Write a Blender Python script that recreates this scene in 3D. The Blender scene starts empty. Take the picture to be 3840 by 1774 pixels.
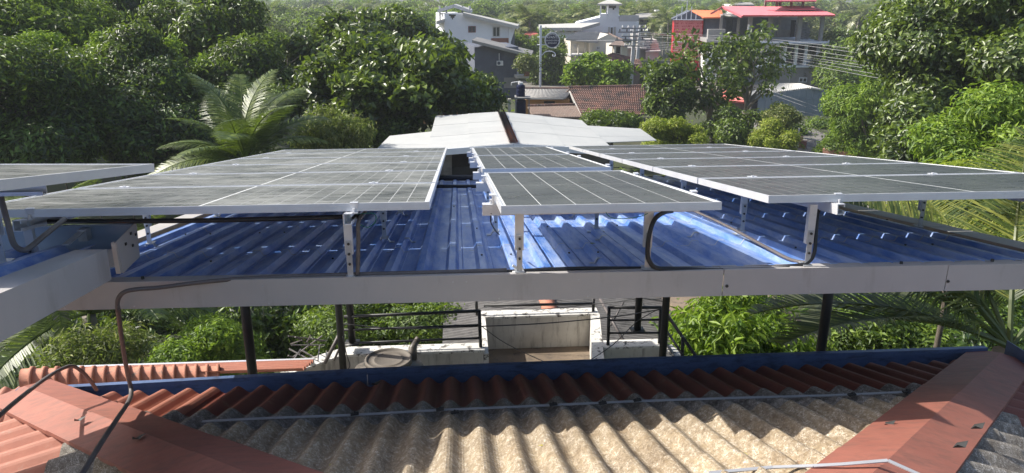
import bpy, math, random
import numpy as np
from mathutils import Vector, Matrix
R = math.radians
rnd = random.Random(7)
rng = np.random.default_rng(11)
sc = bpy.context.scene
COL = sc.collection

# ---------------------------------------------------------------- camera, sky, sun, exposure
FPX, PITCH, YAW, H = 2846.0, 17.6, -4.15, 8.0
cd = bpy.data.cameras.new("camera"); cam = bpy.data.objects.new("camera", cd); COL.objects.link(cam)
cam.location = (0, 0, H); cam.rotation_euler = (R(90 - PITCH), 0, R(YAW))
cd.sensor_fit = 'HORIZONTAL'; cd.sensor_width = 36; cd.lens = 36 * FPX / 3840.0
cd.clip_start = 0.05; cd.clip_end = 3000
sc.camera = cam
SUN_TO = Vector((-1.05, 0.32, 0.98)).normalized()
w = bpy.data.worlds.new("World"); sc.world = w; w.use_nodes = True
nt = w.node_tree; bg = nt.nodes['Background']
sk = nt.nodes.new('ShaderNodeTexSky'); sk.sky_type = 'NISHITA'; sk.sun_disc = False
sk.sun_elevation = math.asin(SUN_TO.z); sk.sun_rotation = math.atan2(SUN_TO.x, SUN_TO.y) % (2 * math.pi)
sk.air_density = 1.0; sk.dust_density = 3.0; sk.ozone_density = 1.0
nt.links.new(sk.outputs[0], bg.inputs[0]); bg.inputs[1].default_value = 0.13
sl = bpy.data.lights.new("sun", 'SUN'); sun = bpy.data.objects.new("sun", sl); COL.objects.link(sun)
sun.rotation_euler = SUN_TO.to_track_quat('Z', 'Y').to_euler(); sl.energy = 5.0; sl.angle = R(0.5); sl.color = (1, 0.95, 0.86)
sc.view_settings.view_transform = 'Standard'; sc.view_settings.look = 'None'
sc.view_settings.exposure = 0.52; sc.view_settings.gamma = 1
sc.cycles.max_bounces = 6; sc.cycles.transparent_max_bounces = 8; sc.cycles.volume_bounces = 0

# ---------------------------------------------------------------- geometry of the view: real point at a given distance
cp, sp_, cy, sy = math.cos(R(PITCH)), math.sin(R(PITCH)), math.cos(R(YAW)), math.sin(R(YAW))
def ray(u, v):
    x = (u - 1920) / FPX; y = -(v - 887) / FPX
    a = (x, cp + y * sp_, -sp_ + y * cp)
    return Vector((cy * a[0] - sy * a[1], sy * a[0] + cy * a[1], a[2]))
def V(u, v, Y):
    d = ray(u, v); return Vector((0, 0, H)) + d * (Y / d.y)
def VZ(u, v, Z):
    d = ray(u, v); return Vector((0, 0, H)) + d * ((Z - H) / d.z)

# ---------------------------------------------------------------- materials
MATS = {}
def nodes(m):
    m.use_nodes = True; t = m.node_tree
    return t, t.nodes, t.links, t.nodes['Principled BSDF']
def ramp(n, l, fac, stops):
    r = n.new('ShaderNodeValToRGB'); e = r.color_ramp.elements
    e[0].position, e[0].color = stops[0][0], (*stops[0][1], 1)
    e[1].position, e[1].color = stops[-1][0], (*stops[-1][1], 1)
    for p, c in stops[1:-1]:
        k = e.new(p); k.color = (*c, 1)
    l.new(fac, r.inputs[0]); return r.outputs[0]
def noise(n, l, vec, scale, detail=5, rough=.6, stretch=None):
    if stretch:
        mp = n.new('ShaderNodeMapping'); mp.inputs['Scale'].default_value = stretch; l.new(vec, mp.inputs[0]); vec = mp.outputs[0]
    k = n.new('ShaderNodeTexNoise'); k.inputs['Scale'].default_value = scale; k.inputs['Detail'].default_value = detail
    k.inputs['Roughness'].default_value = rough; l.new(vec, k.inputs['Vector']); return k.outputs[0]
def mixc(n, l, fac, a, b, mode='MIX'):
    m = n.new('ShaderNodeMix'); m.data_type = 'RGBA'; m.blend_type = mode
    for s, x in ((0, fac), (6, a), (7, b)):
        if hasattr(x, 'default_value') or hasattr(x, 'is_linked'): l.new(x, m.inputs[s])
        else: m.inputs[s].default_value = x if s == 0 else (*x, 1)
    return m.outputs[2]
def mat(name, c1, c2=None, rough=.6, metal=0., scale=3., stretch=None, bump=0., bscale=None, stain=None, sscale=2., slo=.5, shi=.7, sstretch=None, spec=.5, coat=0., rvar=0., piece=0.):
    """Paint, plaster, metal: two tones mixed by noise, stains with a shape of their own, fine relief."""
    m = bpy.data.materials.new(name); t, n, l, b = nodes(m)
    g = n.new('ShaderNodeNewGeometry'); pos = g.outputs['Position']
    c2 = c2 or tuple(x * .75 for x in c1)
    f = noise(n, l, pos, scale, 6, .65, stretch)
    col = ramp(n, l, f, [(.3, c2), (.7, c1)])
    if stain:
        s = noise(n, l, pos, sscale, 8, .7, sstretch)
        sf = ramp(n, l, s, [(slo, (0, 0, 0)), (shi, (1, 1, 1))])
        col = mixc(n, l, sf, col, stain)
    if piece:
        oi = n.new('ShaderNodeObjectInfo'); hs = n.new('ShaderNodeHueSaturation')
        mr = n.new('ShaderNodeMapRange'); mr.inputs[3].default_value = 1 - piece; mr.inputs[4].default_value = 1 + piece
        l.new(oi.outputs['Random'], mr.inputs[0]); l.new(mr.outputs[0], hs.inputs['Value']); l.new(col, hs.inputs['Color']); col = hs.outputs[0]
    l.new(col, b.inputs['Base Color'])
    b.inputs['Roughness'].default_value = rough; b.inputs['Metallic'].default_value = metal
    b.inputs['Specular IOR Level'].default_value = spec; b.inputs['Coat Weight'].default_value = coat
    if rvar:
        q = n.new('ShaderNodeMapRange'); q.inputs[3].default_value = rough - rvar; q.inputs[4].default_value = rough + rvar
        l.new(noise(n, l, pos, 9, 6, .7), q.inputs[0]); l.new(q.outputs[0], b.inputs['Roughness'])
    if bump:
        bp = n.new('ShaderNodeBump'); bp.inputs['Strength'].default_value = bump; bp.inputs['Distance'].default_value = .01
        l.new(noise(n, l, pos, bscale or scale * 8, 5, .7), bp.inputs['Height']); l.new(bp.outputs[0], b.inputs['Normal'])
    MATS[name] = m; return m
def leafmat(name, dark, mid, light, trans=.35, rough=.42, frac=.85, spec=.5):
    m = bpy.data.materials.new(name); t, n, l, b = nodes(m)
    g = n.new('ShaderNodeNewGeometry')
    big = noise(n, l, g.outputs['Position'], .45, 6, .75)
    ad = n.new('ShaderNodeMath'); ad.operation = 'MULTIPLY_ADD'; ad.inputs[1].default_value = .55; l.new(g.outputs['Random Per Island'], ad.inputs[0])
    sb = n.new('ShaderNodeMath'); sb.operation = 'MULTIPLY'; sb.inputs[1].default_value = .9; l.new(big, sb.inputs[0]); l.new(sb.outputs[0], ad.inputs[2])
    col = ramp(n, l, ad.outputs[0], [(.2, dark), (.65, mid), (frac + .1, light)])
    l.new(col, b.inputs['Base Color']); b.inputs['Roughness'].default_value = rough; b.inputs['Specular IOR Level'].default_value = spec
    tr = n.new('ShaderNodeBsdfTranslucent'); tc = mixc(n, l, .6, col, (.28, .42, .03)); l.new(tc, tr.inputs[0])
    mx = n.new('ShaderNodeMixShader'); mx.inputs[0].default_value = trans
    l.new(b.outputs[0], mx.inputs[1]); l.new(tr.outputs[0], mx.inputs[2]); l.new(mx.outputs[0], n['Material Output'].inputs[0])
    MATS[name] = m; return m
M = MATS
mat('blue_paint', (.10, .235, .60), (.06, .165, .50), rough=.40, scale=5, stain=(.50, .58, .72), sscale=7, slo=.40, shi=.78, sstretch=(2.2, .3, 1), bump=.06, bscale=40, rvar=.14, spec=.7)  # pale streaks mix dust with sun sheen painted into the colour
mat('cut_edge', (.55, .56, .56), (.4, .4, .38), rough=.5)
mat('pale_flashing', (.47, .45, .44), (.40, .39, .385), rough=.5, scale=2, stain=(.27, .24, .215), sscale=3.2, slo=.56, shi=.9, sstretch=(2.5, 1, .5), bump=.06, rvar=.12)
mat('gutter_metal', (.30, .38, .50), (.24, .31, .42), rough=.4, metal=.1, scale=4, stain=(.2, .22, .26), sscale=8, slo=.6, shi=.8)
mat('gutter_blue', (.12, .18, .33), (.075, .12, .24), rough=.4, scale=4, stain=(.035, .04, .055), sscale=6, slo=.48, shi=.75, sstretch=(1, 1, 3))
mat('alu', (.74, .75, .77), (.62, .63, .66), rough=.38, metal=.35, scale=6, stain=(.45, .44, .42), sscale=11, slo=.62, shi=.85, bump=.03)
mat('galv', (.58, .60, .62), (.42, .44, .46), rough=.42, metal=.5, scale=14, stain=(.38, .36, .33), sscale=20, slo=.6, shi=.8)
mat('black_pipe', (.022, .023, .027), (.012, .013, .016), rough=.42, scale=20)
mat('grey_pipe', (.15, .13, .125), (.095, .085, .085), rough=.5, scale=12, stain=(.24, .23, .21), sscale=30, slo=.6, shi=.8)
mat('post_black', (.02, .02, .022), (.012, .012, .013), rough=.5, scale=8, stain=(.07, .055, .045), sscale=30, slo=.65, shi=.8)
mat('red_paint_shaded', (.23, .065, .04), (.17, .045, .03), rough=.62, scale=3, stain=(.40, .26, .19), sscale=6, slo=.6, shi=.9, bump=.12, bscale=60)  # darkened red: the shade at the eaves is put into the colour
mat('terracotta', (.43, .17, .11), (.32, .115, .075), rough=.7, scale=4, stain=(.32, .22, .17), sscale=14, slo=.58, shi=.8, bump=.15, bscale=50)  # also covers the red eave columns meant to look sunlit
mat('flashing_red', (.36, .135, .095), (.27, .095, .068), rough=.62, scale=2.5, stain=(.17, .085, .065), sscale=9, slo=.46, shi=.78, bump=.14, sstretch=(1, 3, 1), rvar=.12)
mat('ridge_tile', (.50, .21, .13), (.36, .14, .09), rough=.75, scale=9, stain=(.13, .11, .09), sscale=12, slo=.56, shi=.7, bump=.25)
mat('white_wall', (.66, .64, .59), (.50, .47, .42), rough=.85, scale=2, stain=(.14, .12, .10), sscale=2.2, slo=.50, shi=.76, sstretch=(5, 5, .7), bump=.25)
mat('white_sunlit', (.76, .75, .71), (.58, .56, .52), rough=.85, scale=5, stain=(.08, .07, .065), sscale=10, slo=.52, shi=.62, bump=.35)  # lighter white paints sunlight onto coping tops and side walls
mat('stained_floor', (.26, .20, .14), (.13, .10, .075), rough=.9, scale=3, stain=(.07, .06, .05), sscale=6, slo=.5, shi=.7, bump=.3)
mat('lid_dust', (.17, .145, .12), (.11, .095, .08), rough=.7, scale=4, stain=(.10, .09, .08), sscale=9, slo=.55, shi=.75)
mat('tank_black', (.055, .052, .05), (.035, .033, .032), rough=.45, scale=5, stain=(.30, .25, .20), sscale=4, slo=.45, shi=.75)
mat('old_asbestos', (.20, .19, .185), (.12, .115, .11), rough=.9, scale=3, stain=(.05, .05, .05), sscale=5, slo=.5, shi=.75, bump=.2, piece=.15)
mat('white_roof', (.47, .475, .46), (.41, .42, .41), rough=.6, scale=1.5, stain=(.38, .37, .35), sscale=4, slo=.6, shi=.85, sstretch=(.4, 2, 1), piece=.04)
mat('dark_in', (.03, .03, .032), (.018, .018, .02), rough=.9)  # near-black painted in for the shade of interiors and openings
mat('board', (.20, .19, .18), (.13, .12, .115), rough=.85, scale=5, sstretch=(1, 1, 3), stain=(.07, .06, .06), slo=.5, shi=.8)
mat('house_white', (.76, .79, .84), (.68, .71, .77), rough=.8, scale=.8, stain=(.36, .38, .42), sscale=1.2, slo=.62, shi=.85, sstretch=(2, 2, .5))
mat('bright_white', (.82, .82, .80), (.72, .72, .7), rough=.8, scale=.8)
mat('cream', (.62, .58, .50), (.52, .49, .43), rough=.85, scale=1, stain=(.3, .28, .25), sscale=1.5, slo=.6, shi=.85)
mat('orange_wall', (.55, .30, .12), (.45, .23, .09), rough=.85, scale=1)
mat('slate_wall', (.105, .12, .16), (.08, .09, .125), rough=.8, scale=1, stain=(.15, .165, .2), sscale=1.3, slo=.5, shi=.8)
mat('concrete', (.33, .32, .31), (.25, .245, .24), rough=.9, scale=1.5, stain=(.15, .15, .15), sscale=2, slo=.6, shi=.85, bump=.2)
mat('concrete_pale', (.50, .50, .51), (.42, .42, .43), rough=.9, scale=1.5, stain=(.25, .25, .25), sscale=2, slo=.62, shi=.85)
mat('block', (.26, .26, .27), (.19, .19, .2), rough=.9, scale=3, piece=.2)
mat('grey_sheet', (.36, .35, .33), (.27, .26, .25), rough=.85, scale=1.5, stain=(.16, .155, .15), sscale=2, slo=.55, shi=.8)
mat('pale_sheet', (.50, .49, .46), (.42, .41, .39), rough=.85, scale=1.2, stain=(.3, .29, .27), sscale=2, slo=.6, shi=.8)
mat('tile_old', (.24, .125, .095), (.12, .08, .07), rough=.9, scale=1.2, stain=(.06, .05, .048), sscale=1.6, slo=.48, shi=.6)
mat('brown_sheet', (.22, .16, .13), (.15, .11, .095), rough=.9, scale=3, stain=(.3, .29, .27), sscale=5, slo=.55, shi=.75)
mat('pink_roof', (.60, .155, .18), (.50, .12, .145), rough=.5, scale=.6)
mat('orange_roof', (.66, .17, .06), (.55, .13, .05), rough=.6, scale=.6)
mat('salmon_roof', (.60, .16, .14), (.5, .12, .1), rough=.6, scale=.6)
mat('red_panel', (.50, .02, .03), (.40, .015, .02), rough=.5, scale=1)
mat('pink_panel', (.68, .22, .22), (.6, .16, .17), rough=.5, scale=1)
mat('blue_sheet', (.17, .22, .27), (.12, .165, .21), rough=.6, scale=.6, stain=(.24, .28, .31), sscale=1.2, slo=.5, shi=.8, sstretch=(3, 3, .4))
mat('navy', (.010, .016, .055), (.008, .013, .045), rough=.75, spec=.15)
mat('sign_white', (.78, .78, .78), (.7, .7, .7), rough=.5)
mat('brick_red', (.30, .13, .09), (.22, .095, .07), rough=.9, scale=2, piece=.15)
mat('brick_pale', (.46, .24, .18), (.36, .19, .14), rough=.9, scale=2)
mat('window_dark', (.05, .055, .06), (.035, .04, .045), rough=.15, spec=.8)
mat('window_frame', (.55, .55, .55), (.45, .45, .45), rough=.5)
mat('red_frame', (.16, .05, .05), (.13, .04, .04), rough=.5)
mat('steel_rail', (.25, .26, .28), (.2, .2, .22), rough=.5)
mat('bark', (.15, .125, .10), (.085, .07, .058), rough=.95, scale=4, bump=.5, bscale=18)
mat('bark_pale', (.30, .27, .235), (.2, .18, .16), rough=.95, scale=4, bump=.4, bscale=18)
mat('frond_stem', (.30, .30, .09), (.22, .2, .07), rough=.6, scale=3)
mat('dry_stem', (.38, .27, .17), (.22, .14, .085), rough=.9, scale=9, bump=.4)
mat('ground', (.075, .068, .042), (.035, .045, .022), rough=1, scale=.3, stain=(.045, .06, .02), sscale=.15, slo=.4, shi=.6)
mat('road', (.20, .185, .165), (.15, .14, .13), rough=.95, scale=.7)
mat('wire', (.30, .30, .31), (.24, .24, .25), rough=.5)
mat('wire_dark', (.05, .05, .055), (.03, .03, .03), rough=.6)
mat('strap', (.55, .56, .58), (.42, .43, .45), rough=.45, metal=.4)
mat('green_wire', (.03, .28, .20), (.02, .2, .14), rough=.4)
mat('clip_white', (.75, .75, .74), (.6, .6, .6), rough=.5)
mat('yellow_leaf', (.5, .45, .05), (.4, .35, .04), rough=.6)
mat('bolt', (.05, .048, .045), (.03, .03, .03), rough=.5)
mat('backsheet', (.66, .67, .66), (.55, .56, .55), rough=.45, scale=8)
# fibre cement: matted fibres; light in the colour, tan as sunlit, grey as shaded
def fibre(name, a, b_, streak):
    m = bpy.data.materials.new(name); t, n, l, b = nodes(m)
    g = n.new('ShaderNodeNewGeometry'); pos = g.outputs['Position']
    base = ramp(n, l, noise(n, l, pos, 2.2, 5, .6), [(.35, b_), (.65, a)])
    w1 = noise(n, l, pos, 38, 4, .75, (1, .45, 1)); wv = n.new('ShaderNodeTexWave'); wv.bands_direction = 'DIAGONAL'
    wv.inputs['Scale'].default_value = 26; wv.inputs['Distortion'].default_value = 22; wv.inputs['Detail'].default_value = 4; wv.inputs['Detail Scale'].default_value = 2.2
    l.new(pos, wv.inputs[0])
    f = ramp(n, l, wv.outputs[1], [(.55, (0, 0, 0)), (.9, (1, 1, 1))])
    f2 = ramp(n, l, w1, [(.42, (0, 0, 0)), (.62, (1, 1, 1))])
    ff = mixc(n, l, 1., f, f2, 'MULTIPLY')
    col = mixc(n, l, ff, base, streak)
    dk = ramp(n, l, noise(n, l, pos, 60, 6, .8), [(.32, (.45, .42, .4)), (.55, (1, 1, 1))])
    col = mixc(n, l, 1., col, dk, 'MULTIPLY')
    st = ramp(n, l, noise(n, l, pos, 3.4, 7, .75, (2.2, .5, 1)), [(.34, (.60, .56, .52)), (.54, (1, 1, 1))])
    col = mixc(n, l, 1., col, st, 'MULTIPLY')
    l.new(col, b.inputs['Base Color']); b.inputs['Roughness'].default_value = .8
    bp = n.new('ShaderNodeBump'); bp.inputs['Strength'].default_value = .55; bp.inputs['Distance'].default_value = .004
    l.new(wv.outputs[1], bp.inputs['Height'])
    bp2 = n.new('ShaderNodeBump'); bp2.inputs['Strength'].default_value = .4; bp2.inputs['Distance'].default_value = .004
    l.new(w1, bp2.inputs['Height']); l.new(bp.outputs[0], bp2.inputs['Normal']); l.new(bp2.outputs[0], b.inputs['Normal'])
    M[name] = m
fibre('fibre_tan', (.42, .325, .205), (.33, .26, .175), (.92, .84, .71))
fibre('fibre_grey', (.30, .27, .23), (.20, .18, .155), (.74, .72, .68))
# solar cell under dusty glass; the pale tone is dust plus painted sky reflection
def cellmat(name, dust_sky):
    m = bpy.data.materials.new(name); t, n, l, b = nodes(m)
    g = n.new('ShaderNodeNewGeometry'); pos = g.outputs['Position']
    s1 = noise(n, l, pos, 9, 9, .75, (.5, 1.6, 1)); s2 = noise(n, l, pos, 2.2, 5, .6)
    f = n.new('ShaderNodeMath'); f.operation = 'MULTIPLY'; l.new(s1, f.inputs[0]); l.new(s2, f.inputs[1])
    col = ramp(n, l, f.outputs[0], [(.12, (.022, .023, .026)), (.42, dust_sky)])
    l.new(col, b.inputs['Base Color']); b.inputs['Roughness'].default_value = .3
    rr = n.new('ShaderNodeMapRange'); rr.inputs[3].default_value = .16; rr.inputs[4].default_value = .42; l.new(s1, rr.inputs[0]); l.new(rr.outputs[0], b.inputs['Roughness'])
    b.inputs['Specular IOR Level'].default_value = .5
    M[name] = m
cellmat('cell_dusty', (.35, .35, .33)); cellmat('cell_clean', (.085, .088, .085))
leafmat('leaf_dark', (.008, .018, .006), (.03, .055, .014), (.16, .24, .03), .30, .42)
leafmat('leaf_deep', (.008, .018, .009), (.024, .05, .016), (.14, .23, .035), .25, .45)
leafmat('leaf_mid', (.02, .04, .010), (.06, .11, .02), (.20, .29, .04), .36, .5)
leafmat('leaf_bright', (.035, .08, .010), (.11, .20, .022), (.28, .40, .045), .42, .5)
leafmat('leaf_yellow', (.08, .11, .015), (.21, .27, .03), (.42, .46, .06), .42, .5)
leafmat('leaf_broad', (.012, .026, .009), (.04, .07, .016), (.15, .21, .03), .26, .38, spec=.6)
leafmat('leaf_olive', (.03, .045, .015), (.10, .13, .035), (.27, .28, .08), .3, .5)
leafmat('palm_green', (.02, .04, .010), (.055, .095, .018), (.17, .22, .04), .28, .42)
leafmat('palm_yellow', (.018, .036, .010), (.06, .09, .022), (.25, .26, .06), .25, .45)
leafmat('palm_far', (.05, .075, .03), (.12, .15, .055), (.30, .31, .12), .3, .4)
leafmat('banana', (.04, .08, .015), (.09, .16, .03), (.17, .25, .05), .4, .4)

# ---------------------------------------------------------------- builders
def link(name, me, parent=None, m=None, loc=None, rot=None):
    o = bpy.data.objects.new(name, me); COL.objects.link(o)
    if m is not None and me is not None:
        me.materials.clear()
        for k in (m if isinstance(m, (list, tuple)) else [m]): me.materials.append(M[k])
    if parent: o.parent = parent
    if loc is not None: o.location = loc
    if rot is not None: o.rotation_euler = rot
    return o
def tag(o, label=None, cat=None, group=None, kind=None):
    if label: o['label'] = label
    if cat: o['category'] = cat
    if group: o['group'] = group
    if kind: o['kind'] = kind
    return o
def empty(name, loc, label, cat, group=None, rz=0.):
    o = bpy.data.objects.new(name, None); COL.objects.link(o); o.empty_display_size = .2
    o.location = loc; o.rotation_euler = (0, 0, rz); return tag(o, label, cat, group)
class MB:
    """Collects shapes and links them as one mesh; coordinates are the parent's local ones."""
    def __init__(s, off=(0, 0, 0)): s.v = []; s.f = []; s.m = []; s.off = Vector(off)
    def add(s, vs, fs, mi=0):
        b = len(s.v); s.v += [tuple(Vector(p) - s.off) for p in vs]
        s.f += [tuple(b + i for i in f) for f in fs]; s.m += [mi] * len(fs); return s
    def box(s, x0, x1, y0, y1, z0, z1, mi=0):
        return s.hexa([(x0, y0, z0), (x1, y0, z0), (x1, y1, z0), (x0, y1, z0)], [(x0, y0, z1), (x1, y0, z1), (x1, y1, z1), (x0, y1, z1)], mi)
    def hexa(s, a, b, mi=0):
        n = len(a); return s.add(list(a) + list(b), [tuple(range(n - 1, -1, -1)), tuple(range(n, 2 * n))] + [(i, (i + 1) % n, n + (i + 1) % n, n + i) for i in range(n)], mi)
    def bar(s, p, q, wd, hg, mi=0, up=(0, 0, 1)):
        p, q = Vector(p), Vector(q); d = (q - p).normalized(); r = d.cross(Vector(up))
        if r.length < 1e-4: r = d.cross(Vector((0, 1, 0)))
        r.normalize(); u = r.cross(d); r *= wd / 2; u *= hg / 2
        return s.hexa([p - r - u, p + r - u, p + r + u, p - r + u], [q - r - u, q + r - u, q + r + u, q - r + u], mi)
    def tube(s, pts, r, n=8, mi=0, cap=True):
        pts = [Vector(p) for p in pts]; rr = r if isinstance(r, (list, tuple)) else [r] * len(pts)
        b = len(s.v); prev = None; vs = []
        for i, p in enumerate(pts):
            d = (pts[min(i + 1, len(pts) - 1)] - pts[max(i - 1, 0)]).normalized()
            if prev is None: prev = d.orthogonal().normalized()
            prev = (prev - d * prev.dot(d)).normalized(); q = d.cross(prev)
            vs += [p + (prev * math.cos(2 * math.pi * k / n) + q * math.sin(2 * math.pi * k / n)) * rr[i] for k in range(n)]
        fs = [(i * n + k, i * n + (k + 1) % n, (i + 1) * n + (k + 1) % n, (i + 1) * n + k) for i in range(len(pts) - 1) for k in range(n)]
        if cap: fs += [tuple(range(n - 1, -1, -1)), tuple(range((len(pts) - 1) * n, len(pts) * n))]
        return s.add(vs, fs, mi)
    def lathe(s, c, prof, n=24, mi=0):
        c = Vector(c); vs = [c + Vector((r * math.cos(2 * math.pi * k / n), r * math.sin(2 * math.pi * k / n), z)) for r, z in prof for k in range(n)]
        fs = [(i * n + k, i * n + (k + 1) % n, (i + 1) * n + (k + 1) % n, (i + 1) * n + k) for i in range(len(prof) - 1) for k in range(n)]
        fs += [tuple(range(n - 1, -1, -1)), tuple(range((len(prof) - 1) * n, len(prof) * n))]
        return s.add(vs, fs, mi)
    def mesh(s, name, smooth=False):
        me = bpy.data.meshes.new(name); me.from_pydata(s.v, [], s.f); me.update()
        if any(s.m): me.polygons.foreach_set('material_index', s.m)
        if smooth: me.polygons.foreach_set('use_smooth', [len(f) < 5 for f in s.f])
        return me
    def build(s, name, m, parent=None, smooth=False, loc=None, rot=None):
        return link(name, s.mesh(name, smooth), parent, m, loc, rot)
def curve_pts(pts, k=6):
    pts = [Vector(p) for p in pts]; P = [pts[0]] + pts + [pts[-1]]; out = []
    for i in range(1, len(P) - 2):
        for j in range(k):
            t = j / k; a, b, c, d = P[i - 1:i + 3]
            out.append(.5 * ((2 * b) + (c - a) * t + (2 * a - 5 * b + 4 * c - d) * t * t + (3 * b - a - 3 * c + d) * t ** 3))
    out.append(pts[-1]); return out
def sheet(name, a0, a1, bA, bB, fn, m, parent, offs, hs, pitch, th=.006, label=None, phase=0.):
    """A profiled sheet: a runs across the ribs, b along them; fn(a, b, h) gives the point; bA/bB(a) are its ends."""
    xs = []
    k = math.floor((a0 - phase) / pitch) - 1
    while phase + k * pitch < a1 + pitch:
        for o_, h in zip(offs, hs):
            x = phase + k * pitch + o_
            if a0 < x < a1: xs.append((x, h))
        k += 1
    def ph(x):
        t = (x - phase) % pitch
        oo = list(offs) + [pitch + offs[0]]; hh = list(hs) + [hs[0]]
        for i in range(len(offs)):
            if oo[i] <= t <= oo[i + 1]: return hh[i] + (hh[i + 1] - hh[i]) * (t - oo[i]) / max(1e-9, oo[i + 1] - oo[i])
        return hh[0]
    xs = [(a0, ph(a0))] + xs + [(a1, ph(a1))]; n = len(xs)
    xs = [(x, h) for x, h in xs if bB(x) - bA(x) > .002]; n = len(xs)
    if n < 2: return None
    vs = []
    for dz in (0, -th):
        for e in (bA, bB):
            vs += [fn(x, e(x), h + dz) for x, h in xs]
    fs = []; mi = []
    for i in range(n - 1):
        fs += [(i, i + 1, n + i + 1, n + i), (2 * n + i, 3 * n + i, 3 * n + i + 1, 2 * n + i + 1), (i, 2 * n + i, 2 * n + i + 1, i + 1), (n + i, n + i + 1, 3 * n + i + 1, 3 * n + i)]
        mi += [0, 0, 1, 1]
    fs += [(0, n, 3 * n, 2 * n), (n - 1, 3 * n - 1, 4 * n - 1, 2 * n - 1)]; mi += [1, 1]
    me = bpy.data.meshes.new(name); me.from_pydata([tuple(v) for v in vs], [], fs); me.update()
    mm = m if isinstance(m, (list, tuple)) else (m, m)
    o = link(name, me, parent, mm); me.polygons.foreach_set('material_index', mi)
    if label: o['label'] = label
    return o
N_W = 12
def wave(p, amp): return [p * i / N_W for i in range(N_W)], [amp * (.5 + .5 * math.cos(2 * math.pi * i / N_W)) for i in range(N_W)]

# ---- leaves
def leaf_mesh(name, cen, nrm, size, per, asp=.42, droop=.3, spread=.55, parts=None):
    """cen (n,3) twig ends, nrm (n,3) outward; per leaves around each, each a folded pointed blade."""
    n = len(cen); c = np.repeat(cen, per, 0); d = np.repeat(nrm, per, 0); k = len(c)
    t = rng.normal(size=(k, 3)); t -= (t * d).sum(1)[:, None] * d; t /= np.linalg.norm(t, axis=1)[:, None] + 1e-9
    ax = t + d * rng.uniform(.0, .9, (k, 1)); ax[:, 2] -= droop * rng.uniform(.3, 1.4, k); ax /= np.linalg.norm(ax, axis=1)[:, None]
    sd = np.cross(ax, d + rng.normal(size=(k, 3)) * .35); sd /= np.linalg.norm(sd, axis=1)[:, None] + 1e-9
    up = np.cross(sd, ax); s = size * rng.uniform(.45, 1.35, (k, 1))
    base = c + ax * s * .15 + rng.normal(size=(k, 3)) * size * spread
    wd = s * asp * .5; fold = up * wd * .35
    v = np.empty((k, 4, 3)); v[:, 0] = base; v[:, 1] = base + ax * s * .5 + sd * wd + fold; v[:, 2] = base + ax * s - up * s * .18; v[:, 3] = base + ax * s * .5 - sd * wd + fold
    me = bpy.data.meshes.new(name); me.vertices.add(4 * k); me.vertices.foreach_set('co', v.astype(np.float32).ravel())
    i = np.arange(k) * 4; f = np.stack([i, i + 1, i + 2, i, i + 2, i + 3], 1).ravel().astype(np.int32)
    me.loops.add(6 * k); me.loops.foreach_set('vertex_index', f); me.polygons.add(2 * k)
    me.polygons.foreach_set('loop_start', (np.arange(2 * k) * 3).astype(np.int32)); me.update(calc_edges=True); return me
def crown_points(rad, nl, n, lobe=.42, flat=1., inner=.12, seed=0):
    """Twig ends on the shells of many lobes packed inside an ellipsoid with half axes rad (centre 0)."""
    g = np.random.default_rng(seed); rad = np.array(rad)
    L = []
    while len(L) < nl:
        p = g.uniform(-1, 1, 3)
        if (p * p).sum() < 1: L.append(p * (1 - lobe * .6))
    L = np.array(L); lr = g.uniform(.4, 1.3, nl) * lobe
    pts = []; nr = []
    q = g.normal(size=(n * 6, 3)); q /= np.linalg.norm(q, axis=1)[:, None]
    idx = g.choice(nl, n * 6, p=lr ** 2 / (lr ** 2).sum())
    rr = np.where(g.random(n * 6) < inner, g.uniform(.3, .9, n * 6), g.uniform(.80, 1.2, n * 6))
    rr = np.where(g.random(n * 6) < .07, g.uniform(1.15, 1.55, n * 6), rr)
    p = L[idx] + q * (lr[idx] * rr)[:, None] * np.array([1, 1, flat])
    ok = np.ones(len(p), bool)
    for j in range(nl):
        dd = np.linalg.norm((p - L[j]) / np.array([1, 1, flat]), axis=1); ok &= ~((dd < lr[j] * .8) & (idx != j))
    ok &= (q[:, 2] > -.75)
    p = p[ok][:n]; q = q[ok][:n]
    nn = q / rad; nn /= np.linalg.norm(nn, axis=1)[:, None]; nn[:, 2] += .35; nn /= np.linalg.norm(nn, axis=1)[:, None]
    return p * rad, nn, L * rad, lr
def limbs(mb, base, fork, ends, r0, seed=1, n=6):
    g = random.Random(seed); base = Vector(base); fork = Vector(fork)
    mid = base.lerp(fork, .5) + Vector((g.uniform(-.2, .2), g.uniform(-.2, .2), 0)) * r0 * 3
    mb.tube(curve_pts([base, mid, fork], 4), [r0 * (1.15 - .45 * i / 8) for i in range(9)], 9)
    for e in ends:
        e = Vector(e); m1 = fork.lerp(e, .45) + Vector((g.uniform(-1, 1), g.uniform(-1, 1), g.uniform(-.2, .9))) * (e - fork).length * .12
        st = base.lerp(fork, g.uniform(.75, 1)); pts = curve_pts([st, m1, e], 4)
        mb.tube(pts, [r0 * (.55 - .45 * i / 8) for i in range(9)], n)
        for _ in range(2):
            k = g.randint(4, 7); o = pts[k]; L_ = (e - fork).length * .35
            mb.tube([o, o + Vector((g.uniform(-1, 1), g.uniform(-1, 1), g.uniform(.1, 1))) * L_ * .5, o + Vector((g.uniform(-1, 1), g.uniform(-1, 1), g.uniform(.2, 1.2))) * L_], [r0 * .2, r0 * .12, r0 * .05], 5)
def ground_z(y): return 0. if y < 95 else -(y - 95) * .028
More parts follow.
